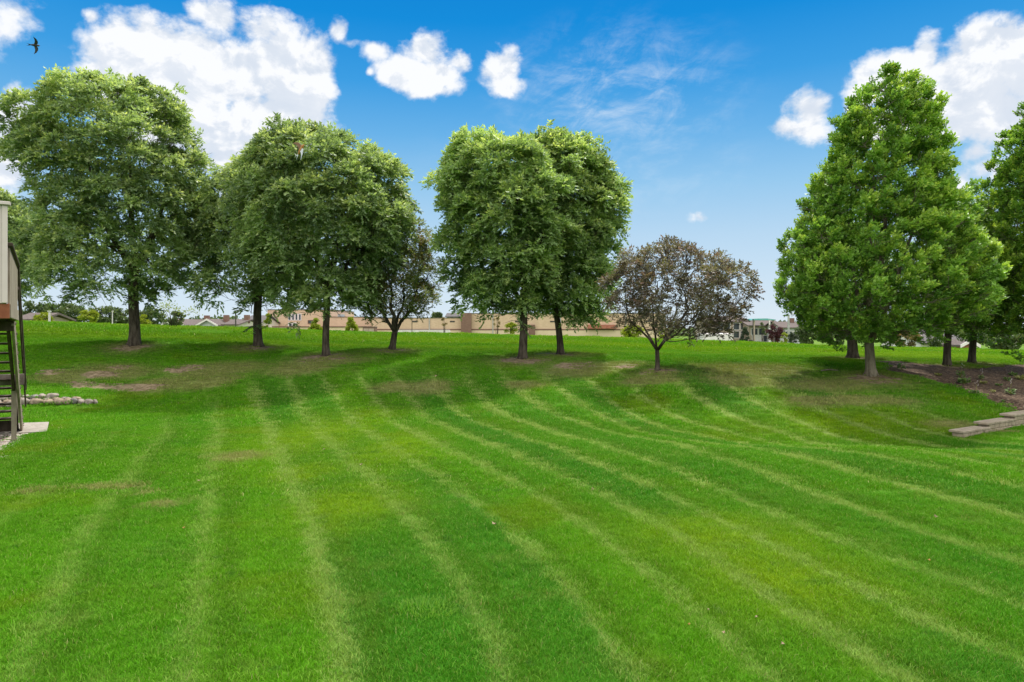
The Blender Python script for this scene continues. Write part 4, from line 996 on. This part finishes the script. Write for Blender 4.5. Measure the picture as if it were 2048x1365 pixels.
def pole(name, label, px, pyt, D, r, mat, cat="pole", arm=False):
    x = X_(px, D); z = gz(x, D); root = empty(name, (x, D, z)); tag(root, label, cat); h = Z_(pyt, D)-z
    m = MB(); m.tube([(0,0,-.1),(0,0,h*.5),(0,0,h)], [r*1.15, r, r*.85], 10); m.build("shaft", mat, root)
    if arm:
        m = MB(); m.tube([(0,0,h-.1),(.5,0,h+.15),(1.2,0,h+.2)], [.05,.045,.04], 6); a = m.build("arm", mat, root); part("lamp_head", m_coping, a, (1.1,1.8,-.12,.12,h+.12,h+.24))
    else: part("cap", mat, root, (-r*1.3, r*1.3, -r*1.3, r*1.3, h+.002, h+.06))
pole("white_post", "thick white post on the crest at far left beside the brown roofed shed", 99, 624, 40, .055, m_white, "post")
pole("thin_post", "thin white post on the crest left of the largest ash trunk", 225, 624, 40, .03, m_white, "post")
pole("utility_pole", "thin dark pole in front of the cream house", 471.5, 622, 95, .10, m_coping)
pole("lamp_pole", "tall grey lamp pole left of the tallest maple beyond the crest", 1577, 630, 95, .16, m_steel, "lamp pole", True)
pole("dark_post", "thin dark post beside the small spruce beyond the crest", 1506, 640, 60, .045, m_coping, "post")
pole("young_stake", "bare thin sapling stake before the school left part of its long white wall", 824, 632, 60, .035, m_bark, "stake")
pole("porch_post", "white corner post of the townhouses above the purple plum tree", 1539, 641, 135, .16, m_white, "post")

# ------------------------------------------------------------------ deck with stair (left edge)
m_wood = simple("weathered_wood", (0.13,0.105,0.09), (0.27,0.235,0.21), 5.0, .9, .15, .5, (1,1,.35))
m_wood2 = simple("weathered_wood_light", (0.20,0.165,0.125), (0.34,0.295,0.235), 6.0, .9, .15, .5, (1,1,.35))
m_wood3 = simple("dark_stained_wood", (0.045,0.033,0.025), (0.10,0.08,0.06), 6.0, .9, .15, .5, (1,1,.35))
m_rust = simple("red_stained_fascia", (0.20,0.065,0.035), (0.30,0.11,0.06), 4.0, .8, .2, .3)
m_trim = simple("beige_trim", (0.58,0.50,0.49), (0.64,0.56,0.55), 1.3, .8, .2, .06)
m_panel = simple("beige_panel", (0.53,0.46,0.455), (0.59,0.52,0.51), 1.3, .8, .2, .06)
m_bolt = simple("rusty_bolts", (0.10,0.07,0.05), (0.22,0.18,0.15), 20, .5, .4, .1, metal=.6)
def deck():
    P0 = Vector((-6.66, 9.0, 0)); root = empty("wooden_deck", P0); tag(root, "raised wooden deck with beige panel rail and a weathered open stair going down", "deck")
    d = Vector((-.5700, .8216, 0)); nl = Vector((-.8216, -.5700, 0))      # d away from camera, nl to the left
    up = Vector((0,0,1)); M = Matrix((d, nl, up)).transposed()
    def P(s, l, z): return d*s+nl*l+Vector((0,0,z))
    S1 = 4.26; WD = 3.4; ZF = 2.68
    def pbox(name, mat, lst, parent=root, bev=.004):
        m = MB()
        for s0, s1, l0, l1, z0, z1 in lst: m.box(P((s0+s1)/2, (l0+l1)/2, (z0+z1)/2), (s1-s0, l1-l0, z1-z0), M, bev)
        return m.build(name, mat, parent)
    pbox("deck_boards", m_wood, [(.02, S1, l*.146+.0, l*.146+.138, ZF+.002, ZF+.036) for l in range(int(WD/.146))])
    pbox("joists", m_wood, [(.06, S1-.06, l*.42+.1, l*.42+.14, ZF-.17, ZF) for l in range(1, 8)])
    pbox("fascia", m_rust, [(-.03, .02, -.03, WD, ZF-.165, ZF+.03)])
    pbox("side_rim", m_wood2, [(.022, S1+.04, -.045, -.003, ZF-.155, ZF+.03)])
    pbox("end_rim", m_wood, [(S1+.001, S1+.04, 0, WD, ZF-.17, ZF-.002)])
    pn = pbox("rail_panel", m_panel, [(-.05, .03, -.0, WD, ZF+.034, 4.0)])
    pbox("panel_trim", m_trim, [(-.065, -.052, -.01, 0.05, ZF+.04, 3.995)], pn)
    pbox("panel_cap", m_trim, [(-.10, .08, -.04, WD, 4.003, 4.045)], pn)
    # side guard: boards and rail
    pbox("guard_board", m_wood2, [(s, s+.128, -.030, -.002, ZF+.033, 3.46) for s in np.arange(.12, S1-.1, .137)])
    hr = MB(); hr.beam(P(.05,-.02,3.50), P(S1+.02,-.02,3.53), .09, .05, bev=.008); hr.build("guard_rail", m_wood3, root)
    # stair
    S2 = 8.22; N = 14; rise = ZF/N; run = (S2-S1)/(N-1); sw = 1.05
    def PS(s, l, z): return P(s, l+.07*(S2-s)/(S2-S1), z)
    def st(s): return ZF*(S2-s)/(S2-S1)
    for k, l in enumerate((-.03, sw)):
        m = MB(); m.beam(PS(S1-.05, l, ZF+.0-.12), PS(S2+.10, l, -.09), .045, .30, bev=.006); m.build("stringer", m_wood2 if k == 0 else m_wood, root)
    m = MB(); m.beam(PS(S1-.05, .045, ZF-.20), PS(S2-.05, .045, -.03), .05, .14); m.build("inner_stringer", m_wood3, root)
    for i in range(1, N):
        s = S1+run*(i-1)+.02; z = ZF-rise*i
        pbox("tread", m_wood3, [(s, s+.27, .12, sw-.01, z-.038, z)])
    m = MB()
    for i in range(1, N):
        s = S1+run*(i-.5); z = ZF-rise*i
        for q in (-.02, .07): m.tube([PS(s+q, -.053, z-.03+q*.3), PS(s+q, -.075, z-.03+q*.3)], [.013,.012], 6)
    m.build("bolts", m_bolt, root)
    # stair hand rail, its posts
    m = MB(); m.beam(PS(S1-.02,-.10,3.56), PS(S2-.12,-.10,1.00), .05, .10, bev=.008); m.build("hand_rail", m_wood3, root)
    m = MB(); m.beam(PS(S1+.02,-.105,3.12), PS(S2-.14,-.105,.60), .03, .07, bev=.006); m.build("mid_rail", m_wood3, root)
    for s in (S1+.02, S2-.16): pbox("rail_post", m_wood2, [(s-.045, s+.045, .03, .115, max(st(s)-.25, .0), st(s)+(.88 if s < 5 else .95))])
    # supporting posts and beam
    pbox("post", m_wood2, [(6.33-.045, 6.33+.045, .03, .12, -.05, 1.20)])
    m = MB(); m.beam(P(6.33, -.10, 1.315), P(6.33, sw+.2, 1.315), .05, .23); m.build("landing_beam", m_wood, root)
    pbox("post", m_wood2, [(4.30, 4.39, .52, .61, -.05, 2.50)])
    pbox("post", m_wood, [(S1-.05, S1-.0, sw+.9, sw+1.0, -.05, 2.50)])
    pbox("post", m_wood, [(.30, .44, WD-.3, WD-.16, -.05, 2.50)])
    m = MB(); m.beam(P(4.2, .02, 2.42), P(4.2, WD, 2.42), .10, .18); m.build("support_beam", m_wood3, root)
    m = MB(); m.beam(P(.5, 1.6, 2.42), P(.5, WD, 2.42), .10, .18); m.build("support_beam", m_wood3, root)
    pbox("bottom_riser", m_wood3, [(S2-.32, S2-.28, .06, sw-.03, .0, .30)])
    return P
DP = deck()
# concrete pad beside the stair foot, gravel
m_conc = simple("concrete", (0.25,0.225,0.19), (0.34,0.31,0.265), 6.0, .9, .2, .2)
def flat_poly(name, pts, zt, zb, mat, label=None, cat=None, kind=None):
    n = len(pts); v = [(x, y, zt) for x, y in pts]+[(x, y, zb) for x, y in pts]
    f = [tuple(range(n)), tuple(range(n, 2*n))[::-1]]+[(i, i+n, (i+1)%n+n, (i+1)%n) for i in range(n)]
    f = [q if k < 2 else q for k, q in enumerate(f)]
    o = link_mesh(name, v, f, mat); tag(o, label, cat, None, kind); return o
def gp(px, py, z=0.0): D = CZ*F/(py-HY) if z == 0 else (CZ-z)*F/(py-HY); return (X_(px, D), D)
flat_poly("concrete_pad", [gp(94,863,.06), gp(98,844,.06), gp(20,847,.06), gp(-40,870,.06)], .06, -.1, m_conc, kind='structure')
mg, n = newmat("gravel_bed"); p = n.node('ShaderNodeTexCoord').outputs['Object']
vo = n.node('ShaderNodeTexVoronoi'); vo.inputs['Scale'].default_value = 26; n.put(vo.inputs['Vector'], p)
gcol = n.mix(n.sep(vo.outputs['Color'])[0], (0.20,0.16,0.13), (0.52,0.45,0.38))
b = bsdf(n, n.mix(n.mr(vo.outputs['Distance'], .5, .9), gcol, (0.05,0.04,0.03)), .9, .2, n.m('MULTIPLY', vo.outputs['Distance'], -1.0), 1.0, .03); n.l.new(b.outputs[0], n.out.inputs['Surface'])
flat_poly("gravel", [gp(60,868), gp(56,882), gp(40,900), gp(18,915), gp(-20,922), gp(-160,930), gp(-160,850), gp(20,862)], .022, -.1, mg, kind='structure')
def pebbles():
    r = np.random.default_rng(3); m = MB(); ico = bmesh.new(); bmesh.ops.create_icosphere(ico, subdivisions=1, radius=1); ico.verts.index_update()
    vs = [v.co.copy() for v in ico.verts]; fs = [[v.index for v in f.verts] for f in ico.faces]
    k = 0
    while k < 900:
        px = r.uniform(-30, 58); py = r.uniform(868, 921)
        if px > 60-(py-868)*.85: continue
        x, y = gp(px, py); s = r.uniform(.018, .042); a = r.uniform(0, 6.28); k += 1
        m.add([(x+(v.x*math.cos(a)-v.y*math.sin(a))*s*1.3, y+(v.x*math.sin(a)+v.y*math.cos(a))*s, .03+v.z*s*.6) for v in vs], fs)
    o = m.build("gravel_stones", m_peb); o['kind'] = 'stuff'
m_peb, n = newmat("pebbles"); rp = n.node('ShaderNodeNewGeometry').outputs['Random Per Island']
cr = n.node('ShaderNodeValToRGB'); cr.color_ramp.elements[0].color = (0.20,0.14,0.11,1); cr.color_ramp.elements[1].color = (0.60,0.55,0.48,1); n.put(cr.inputs[0], rp)
b = bsdf(n, cr.outputs[0], .8, .3); n.l.new(b.outputs[0], n.out.inputs['Surface'])
pebbles()

# ------------------------------------------------------------------ field stone wall at left
def stone_mats():
    out = []
    for i, (a, b_) in enumerate([((0.14,0.12,0.10),(0.33,0.29,0.25)), ((0.15,0.115,0.085),(0.34,0.27,0.20)), ((0.11,0.105,0.10),(0.26,0.245,0.23)), ((0.17,0.145,0.125),(0.37,0.32,0.28))]):
        out.append(simple("field_stone", a, b_, 7.0, .85, .25, .4))
    return out
SM = stone_mats()
def stone_mesh(seed, sx, sy, sz):
    r = np.random.default_rng(seed); bm = bmesh.new(); bmesh.ops.create_icosphere(bm, subdivisions=3, radius=1)
    ph = r.uniform(0, 6.28, 6); pw = r.uniform(.78, 1.0)
    for v in bm.verts:
        c = v.co; q = Vector((math.copysign(abs(c.x)**pw, c.x), math.copysign(abs(c.y)**pw, c.y), math.copysign(abs(c.z)**pw, c.z)))
        k = 1+.09*math.sin(c.x*3+ph[0])*math.cos(c.y*2.5+ph[1])+.07*math.sin(c.z*4+ph[2]+c.x*2)+.03*math.sin(c.x*8+ph[3])*math.sin(c.z*7+ph[4])
        v.co = Vector((q.x*sx/2, q.y*sy/2, q.z*sz/2))*k
    me = bpy.data.meshes.new("stone"); bm.to_mesh(me); bm.free(); me.polygons.foreach_set('use_smooth', [True]*len(me.polygons)); return me
def stone_wall():
    A = Vector((*gp(-70, 826), 0)); B = Vector((X_(192, 20.9), 20.9, 0)); B.z = 0
    root = empty("stone_wall", A); tag(root, "low dry stacked wall of rounded field stones behind the stair foot", "wall")
    r = np.random.default_rng(8); L = (B-A).length; dr = (B-A).normalized(); back = Vector((-dr.y, dr.x, 0)); rz = math.atan2(dr.y, dr.x)
    for row in range(3):
        t = r.uniform(0, .2); 
        while t < L:
            f = t/L; hmax = .44*(1-max(0, f-.55)/.45*.72); rh = [.22,.20,.18][row]
            z = [.08,.21,.33][row]
            wd = r.uniform(.17,.36)*(1-.35*max(0, f-.6)/.4)
            if z < hmax-.04:
                p = dr*(t+wd/2)+back*(row*.13+r.uniform(-.03,.03)); wp = A+p
                zz = max(z+r.uniform(-.02,.02), gz(wp.x, wp.y)+.02 if row == 0 else z)
                me = stone_mesh(int(r.integers(1e6)), wd*1.06, r.uniform(.28,.4), rh*r.uniform(.75,1.05)); me.materials.append(SM[int(r.integers(4))])
                o = bpy.data.objects.new("stone", me); C.objects.link(o); o.parent = root; o.location = (p.x, p.y, zz); o.rotation_euler = (r.uniform(-.12,.12), r.uniform(-.12,.12), rz+r.uniform(-.2,.2))
            t += wd*.97
stone_wall()

# ------------------------------------------------------------------ stepped block wall at right
m_block = simple("split_face_block", (0.23,0.19,0.14), (0.38,0.32,0.24), 9.0, .95, .1, .8)
m_cap = simple("block_cap", (0.25,0.205,0.155), (0.36,0.31,0.24), 8.0, .9, .1, .3)
def block_wall():
    A = Vector((9.80, 15.0, -.08)); B = Vector((13.9, 17.5, -.08)); root = empty("block_wall", (A.x, A.y, .04)); tag(root, "low stepped retaining wall of tan concrete blocks at the right edge", "wall")
    dr = (B-A); L = dr.length; dr.normalize(); back = Vector((-dr.y, dr.x, 0)); M = Matrix((dr, back, Vector((0,0,1)))).transposed(); r = np.random.default_rng(4)
    segs = [(0, 1.18, 1), (1.18, 2.45, 2), (2.45, 3.7, 3), (3.7, L, 4)]
    for s0, s1, n in segs:
        for k in range(n):
            t = s0 if k == n-1 else s0
            m = MB(); x = s0; off = .15*(k%2)
            while x < s1-.02:
                x2 = min(x+(.30 if x > s0 or not off else .15), s1)
                m.box(dr*((x+x2)/2)+back*(k*.012+r.uniform(-.004,.004))+Vector((0,0,-.06+k*.10+.05)), (x2-x-.006, .24, .096), M, .010); x = x2
            m.build("block_course", m_block, root)
        x = s0-.10 if n > 1 else s0-.04
        m = MB()
        while x < s1-.02:
            x2 = min(x+.42, s1+.0); m.box(dr*((x+x2)/2)+back*(.01+n*.012)+Vector((0,0,-.06+n*.10+.028)), (x2-x-.004, .31, .052), M, .008); x = x2
        m.build("cap_stone", m_cap, root)
block_wall()

# ------------------------------------------------------------------ young plants in the mulch
m_hosta = leafmat("young_plant_leaves", (0.07,0.15,0.05), (0.15,0.27,0.08), (0.30,0.38,0.16), .3)
m_hosty = leafmat("pale_plant_leaves", (0.22,0.24,0.06), (0.34,0.36,0.12), (0.40,0.42,0.2), .3)
def plant(px, py, wpx, label, mat, seed, tall=.6, flower=False):
    x, y = ground_at(px, py, 14, 26); z = gz(x, y); root = empty("young_plant", (x, y, z)); tag(root, label, "plant", "young plants in the mulch bed")
    r = np.random.default_rng(seed); R = wpx*y/F/2; n = 46
    a = r.uniform(0, 6.28, n); rr = R*r.uniform(.15, .8, n); base = np.stack([rr*np.cos(a)*.6, rr*np.sin(a)*.6, r.uniform(.02, R*2*tall, n)], 1)
    ax = norm(np.stack([np.cos(a), np.sin(a), r.uniform(-.3, .7, n)], 1)); sd = norm(np.cross(ax, [0,0,1]+r.normal(size=(n,3))*.3))
    Ls = R*r.uniform(.45, .85, n)
    leaf_mesh("leaves", base, ax, sd, Ls, Ls*.6, np.stack([r.uniform(0,1,n), r.uniform(0,.4,n), a*0], 1), mat, root)
    m = MB()
    for i in range(7): m.tube([(0,0,-.02), tuple(base[i]*[.5,.5,.6]), tuple(base[i])], [.006,.005,.003], 4)
    if flower: m.tube([(0,0,0),(.02,0,R*1.4),(.03,0,R*2.3)], [.006,.005,.004], 4)
    m.build("stems", m_hosty, root)
    if flower:
        m = MB()
        for k in range(5): m.box((.03+r.normal()*.02, r.normal()*.02, R*2.2+k*.03), (.014,.014,.014), None, .004)
        m.build("flowers", m_white, root)
for i, a in enumerate([
  (1803,740,18,"leafy plant near the top left tip of the mulch bed, by the maple trunk",m_hosta,.7,False),
  (1876,752,14,"small pale yellow plant in the mulch below the nearer dark maple trunk",m_hosty,.3,False),
  (1921,755,18,"upper plant of the touching pair in the middle of the mulch, with a white bloom",m_hosta,.7,True),
  (1928,768,26,"lower wider bluish plant of the touching pair in the middle of the mulch",m_hosta,.35,False),
  (1962,760,12,"small plant with thin flower stalk between the touching pair and the right edge",m_hosta,.7,True),
  (1967,768,14,"low pale plant right of the touching pair in the mulch",m_hosty,.3,False),
  (1951,790,17,"bright green plant with flower stalk on the lower left slope of the mulch",m_hosta,.5,True),
  (1986,786,10,"tiny pale plant left of the big flowering plant low in the mulch",m_hosty,.5,False),
  (2020,789,20,"biggest bright green flowering plant low in the mulch near the right edge",m_hosta,.5,True),
  (2026,752,17,"whitish green plant high in the mulch near the right edge",m_hosta,.3,False),
  (2040,760,20,"yellow green plant high in the mulch touching the right edge",m_hosty,.4,False),
  (2014,762,14,"faint dark green plant left of the yellow green one by the right edge",m_hosta,.4,False),
  (2007,804,10,"tiny low green plant nearest the block wall in the mulch",m_hosta,.3,False),
  (1998,772,14,"low dull green plant in the centre right of the mulch",m_hosta,.2,False)]):
    plant(a[0], a[1], a[2], a[3], a[4], 500+i, a[5], a[6])

# ------------------------------------------------------------------ longer grass tufts and fallen leaves
m_long = leafmat("long_grass_tuft", (0.08,0.25,0.02), (0.15,0.36,0.03), (0.28,0.45,0.10), .4)
def long_tuft(px, py, wpx, label, seed, h=.10, n=700):
    x, y = ground_at(px, py); z = gz(x, y); r = np.random.default_rng(seed); R = wpx*y/F/2
    a = r.uniform(0, 6.28, n); rr = R*np.sqrt(r.uniform(0,1,n)); base = np.stack([rr*np.cos(a), rr*np.sin(a)*.8, np.zeros(n)-.005], 1)
    ax = norm(np.stack([np.cos(a)*.5*rr/R, np.sin(a)*.5*rr/R, np.ones(n)], 1)+r.normal(size=(n,3))*[.35,.35,.1]); sd = norm(np.cross(ax, r.normal(size=(n,3))))
    L = h*r.uniform(.5,1.1,n)*(1-.4*rr/R)
    o = leaf_mesh("long_grass", base, ax, sd, L, np.full(n, .007), np.stack([r.uniform(0,1,n), r.uniform(0,.5,n), a], 1), m_long, None, .1)
    o.location = (x, y, z); tag(o, label, "grass tuft")
long_tuft(850, 1222, 130, "taller bright green grass tuft in the lower middle foreground", 1)
long_tuft(285, 1105, 150, "wide pale grass tuft in the left foreground", 2, .08, 700)
long_tuft(650, 958, 60, "small lime green weed patch left of the centre line", 3, .06, 300)
long_tuft(235, 1048, 50, "small lime weed patch at left above the wide pale tuft", 4, .05, 250)
long_tuft(415, 668, 90, "wispy taller grass hump on the crest right of the largest ash", 5, .45, 900)
m_lo = simple("orange_brown_leaf", (0.42,0.20,0.06), (0.55,0.32,0.12), 20, .7)
m_lb = simple("pale_dry_leaf", (0.26,0.19,0.11), (0.38,0.29,0.18), 20, .7)
def leafling(px, py, mat, label, seed, s=.05):
    x, y = ground_at(px, py); z = gz(x, y)+.035; s *= .50; r = np.random.default_rng(seed); m = MB()
    n = 10; v = []; 
    for i in range(n):
        a = 6.283*i/n; q = s*(1 if i%2 else .55)*r.uniform(.85,1.15); v.append((math.cos(a)*q, math.sin(a)*q*.8, .35*s*math.cos(a*2+seed)))
    v.append((0,0,.006)); v2 = [(a, b_, c-.003) for a, b_, c in v]
    m.add(v+v2, [(i, (i+1)%n, n) for i in range(n)]+[((i+1)%n+n+1, i+n+1, 2*n+1) for i in range(n)]+[(i, i+n+1, (i+1)%n+n+1, (i+1)%n) for i in range(n)])
    o = m.build("fallen_leaf", mat); o.location = (x, y, z); o.rotation_euler = (r.uniform(-.4,.4), r.uniform(-.4,.4), r.uniform(0,6)); tag(o, label, "leaf", "fallen leaves on the lawn")
for i, a in enumerate([(368,1062,0,"orange leaf right of the wide pale tuft",.035),(988,1054,1,"largest curled tan leaf on the central pale mowing line",.075),(722,934,1,"dark rimmed tan leaf above the middle weed patch",.07),
    (398,966,1,"whitish curled leaf left of centre below the brown patch",.05),(648,902,1,"small tan leaf on the bright grass between two mowing lines",.045),(1186,984,1,"pale dry scrap on a mowing line right of centre",.07),
    (1512,1244,1,"buff leaf, largest of the lower right foreground group",.035),(1447,1276,1,"pale upright leaf in the lower right foreground group",.035),(1566,1301,1,"lowest buff leaf in the right foreground",.035),
    (1417,1228,1,"leftmost small leaf of the lower right group",.025),(1378,1258,0,"tiny brown leaf left below the lower right group",.025),(1872,1040,1,"pale leaf far right on the open lawn",.055),
    (1858,1127,0,"small red brown leaf at right on the dark stripe",.035),(575,757,1,"pale leaf scrap in the shade before the second ash",.10),(872,754,1,"pale leaf scrap in the shade left of the close ash pair",.10),
    (1036,846,1,"pale scrap on the lawn where the slope flattens at centre",.06)]):
    leafling(a[0], a[1], [m_lo, m_lb][a[2]], a[3], 900+i, a[4])
def stick():
    x, y = ground_at(1660, 745); z = gz(x, y)+.05; o = MB(); o.tube([(-.28,0,0),(-.05,.03,.03),(.26,-.02,.01)], [.018,.022,.012], 7); o.tube([(.0,.02,.02),(.12,.10,.06)], [.012,.006], 5)
    s = o.build("fallen_stick", m_bark2, None, True); s.location = (x, y, z); tag(s, "short fallen stick on bare soil left of the pale maple trunk", "stick")
stick()

# ------------------------------------------------------------------ birds in flight
def bird(name, label, px, py, D, rot, mats, size=1.0, turn=0.0):
    """swallow: head towards +Y, wings along X, back up"""
    bm = bmesh.new()
    def ring(y, rx, rz, z=0.0, n=10): return [bm.verts.new((rx*math.cos(6.2832*i/n), y, z+rz*math.sin(6.2832*i/n))) for i in range(n)]
    secs = [(.088,.002,.002,0),(.078,.006,.006,.001),(.066,.014,.014,.003),(.050,.018,.018,.004),(.032,.017,.017,.001),(.010,.022,.021,-.002),(-.015,.023,.021,-.002),(-.040,.018,.016,0),(-.062,.011,.009,0),(-.080,.010,.004,0)]
    rs = [ring(*s) for s in secs]
    for a, b_ in zip(rs, rs[1:]):
        for i in range(10): bm.faces.new((a[i], a[(i+1)%10], b_[(i+1)%10], b_[i]))
    bm.faces.new(rs[0][::-1]); bm.faces.new(rs[-1])
    bm.normal_update()
    me = bpy.data.meshes.new("body"); bm.to_mesh(me); bm.free(); me.polygons.foreach_set('use_smooth', [True]*len(me.polygons))
    root = empty(name, W(px, py, D)); tag(root, label, "bird"); from mathutils import Euler; root.rotation_euler = (Matrix.Rotation(turn, 3, 'Y') @ Euler(rot).to_matrix()).to_euler(); root.scale = (size,)*3
    me.materials.append(mats[0]); o = bpy.data.objects.new("body", me); C.objects.link(o); o.parent = root
    def slab(nm, out, mat, dz):
        n = len(out); v = [(x, y, z) for x, y, z in out]+[(x, y, z-.0035) for x, y, z in out]
        link_mesh(nm, v, [tuple(range(n)), tuple(range(n, 2*n))[::-1]]+[(i, i+n, (i+1)%n+n, (i+1)%n) for i in range(n)], mat, root)
    for s in (1, -1):
        lead = [(.012,.030),(.045,.048),(.085,.040),(.125,.012),(.160,-.040)]; trail = [(.150,-.034),(.110,-.014),(.075,-.006),(.040,-.012),(.012,-.020)]
        slab("wing", [(s*x, y, .006+x*.22) for x, y in lead+trail], mats[1 if s < 0 else -1], 0)
    slab("tail", [(-.009,-.070,.002),(.009,-.070,.002),(.016,-.100,.003),(.026,-.145,.004),(.010,-.108,.003),(0,-.100,.003),(-.010,-.108,.003),(-.026,-.145,.004),(-.016,-.100,.003)], mats[2], 0)
m_bd = simple("dark_feathers", (0.02,0.022,0.028), (0.05,0.05,0.055), 30, .6)
m_bo = simple("orange_feathers", (0.40,0.16,0.05), (0.55,0.26,0.10), 40, .7)
m_bb = simple("brown_feathers", (0.16,0.08,0.05), (0.26,0.14,0.09), 40, .6)
m_bw = simple("pale_grey_feathers", (0.40,0.44,0.52), (0.60,0.63,0.70), 30, .6)
bird("swallow", "small dark swallow against the blue sky at upper left", 70, 91, 8.5, (math.radians(65), math.radians(50), math.radians(40)), (m_bd, m_bd, m_bd), .66, math.radians(48))
bird("swallow", "orange breasted swallow with pale wing flying before the tall wide ash", 602, 300, 8.5, (math.radians(100), math.radians(35), math.radians(-35)), (m_bo, m_bb, m_bw), 1.0, math.radians(18))
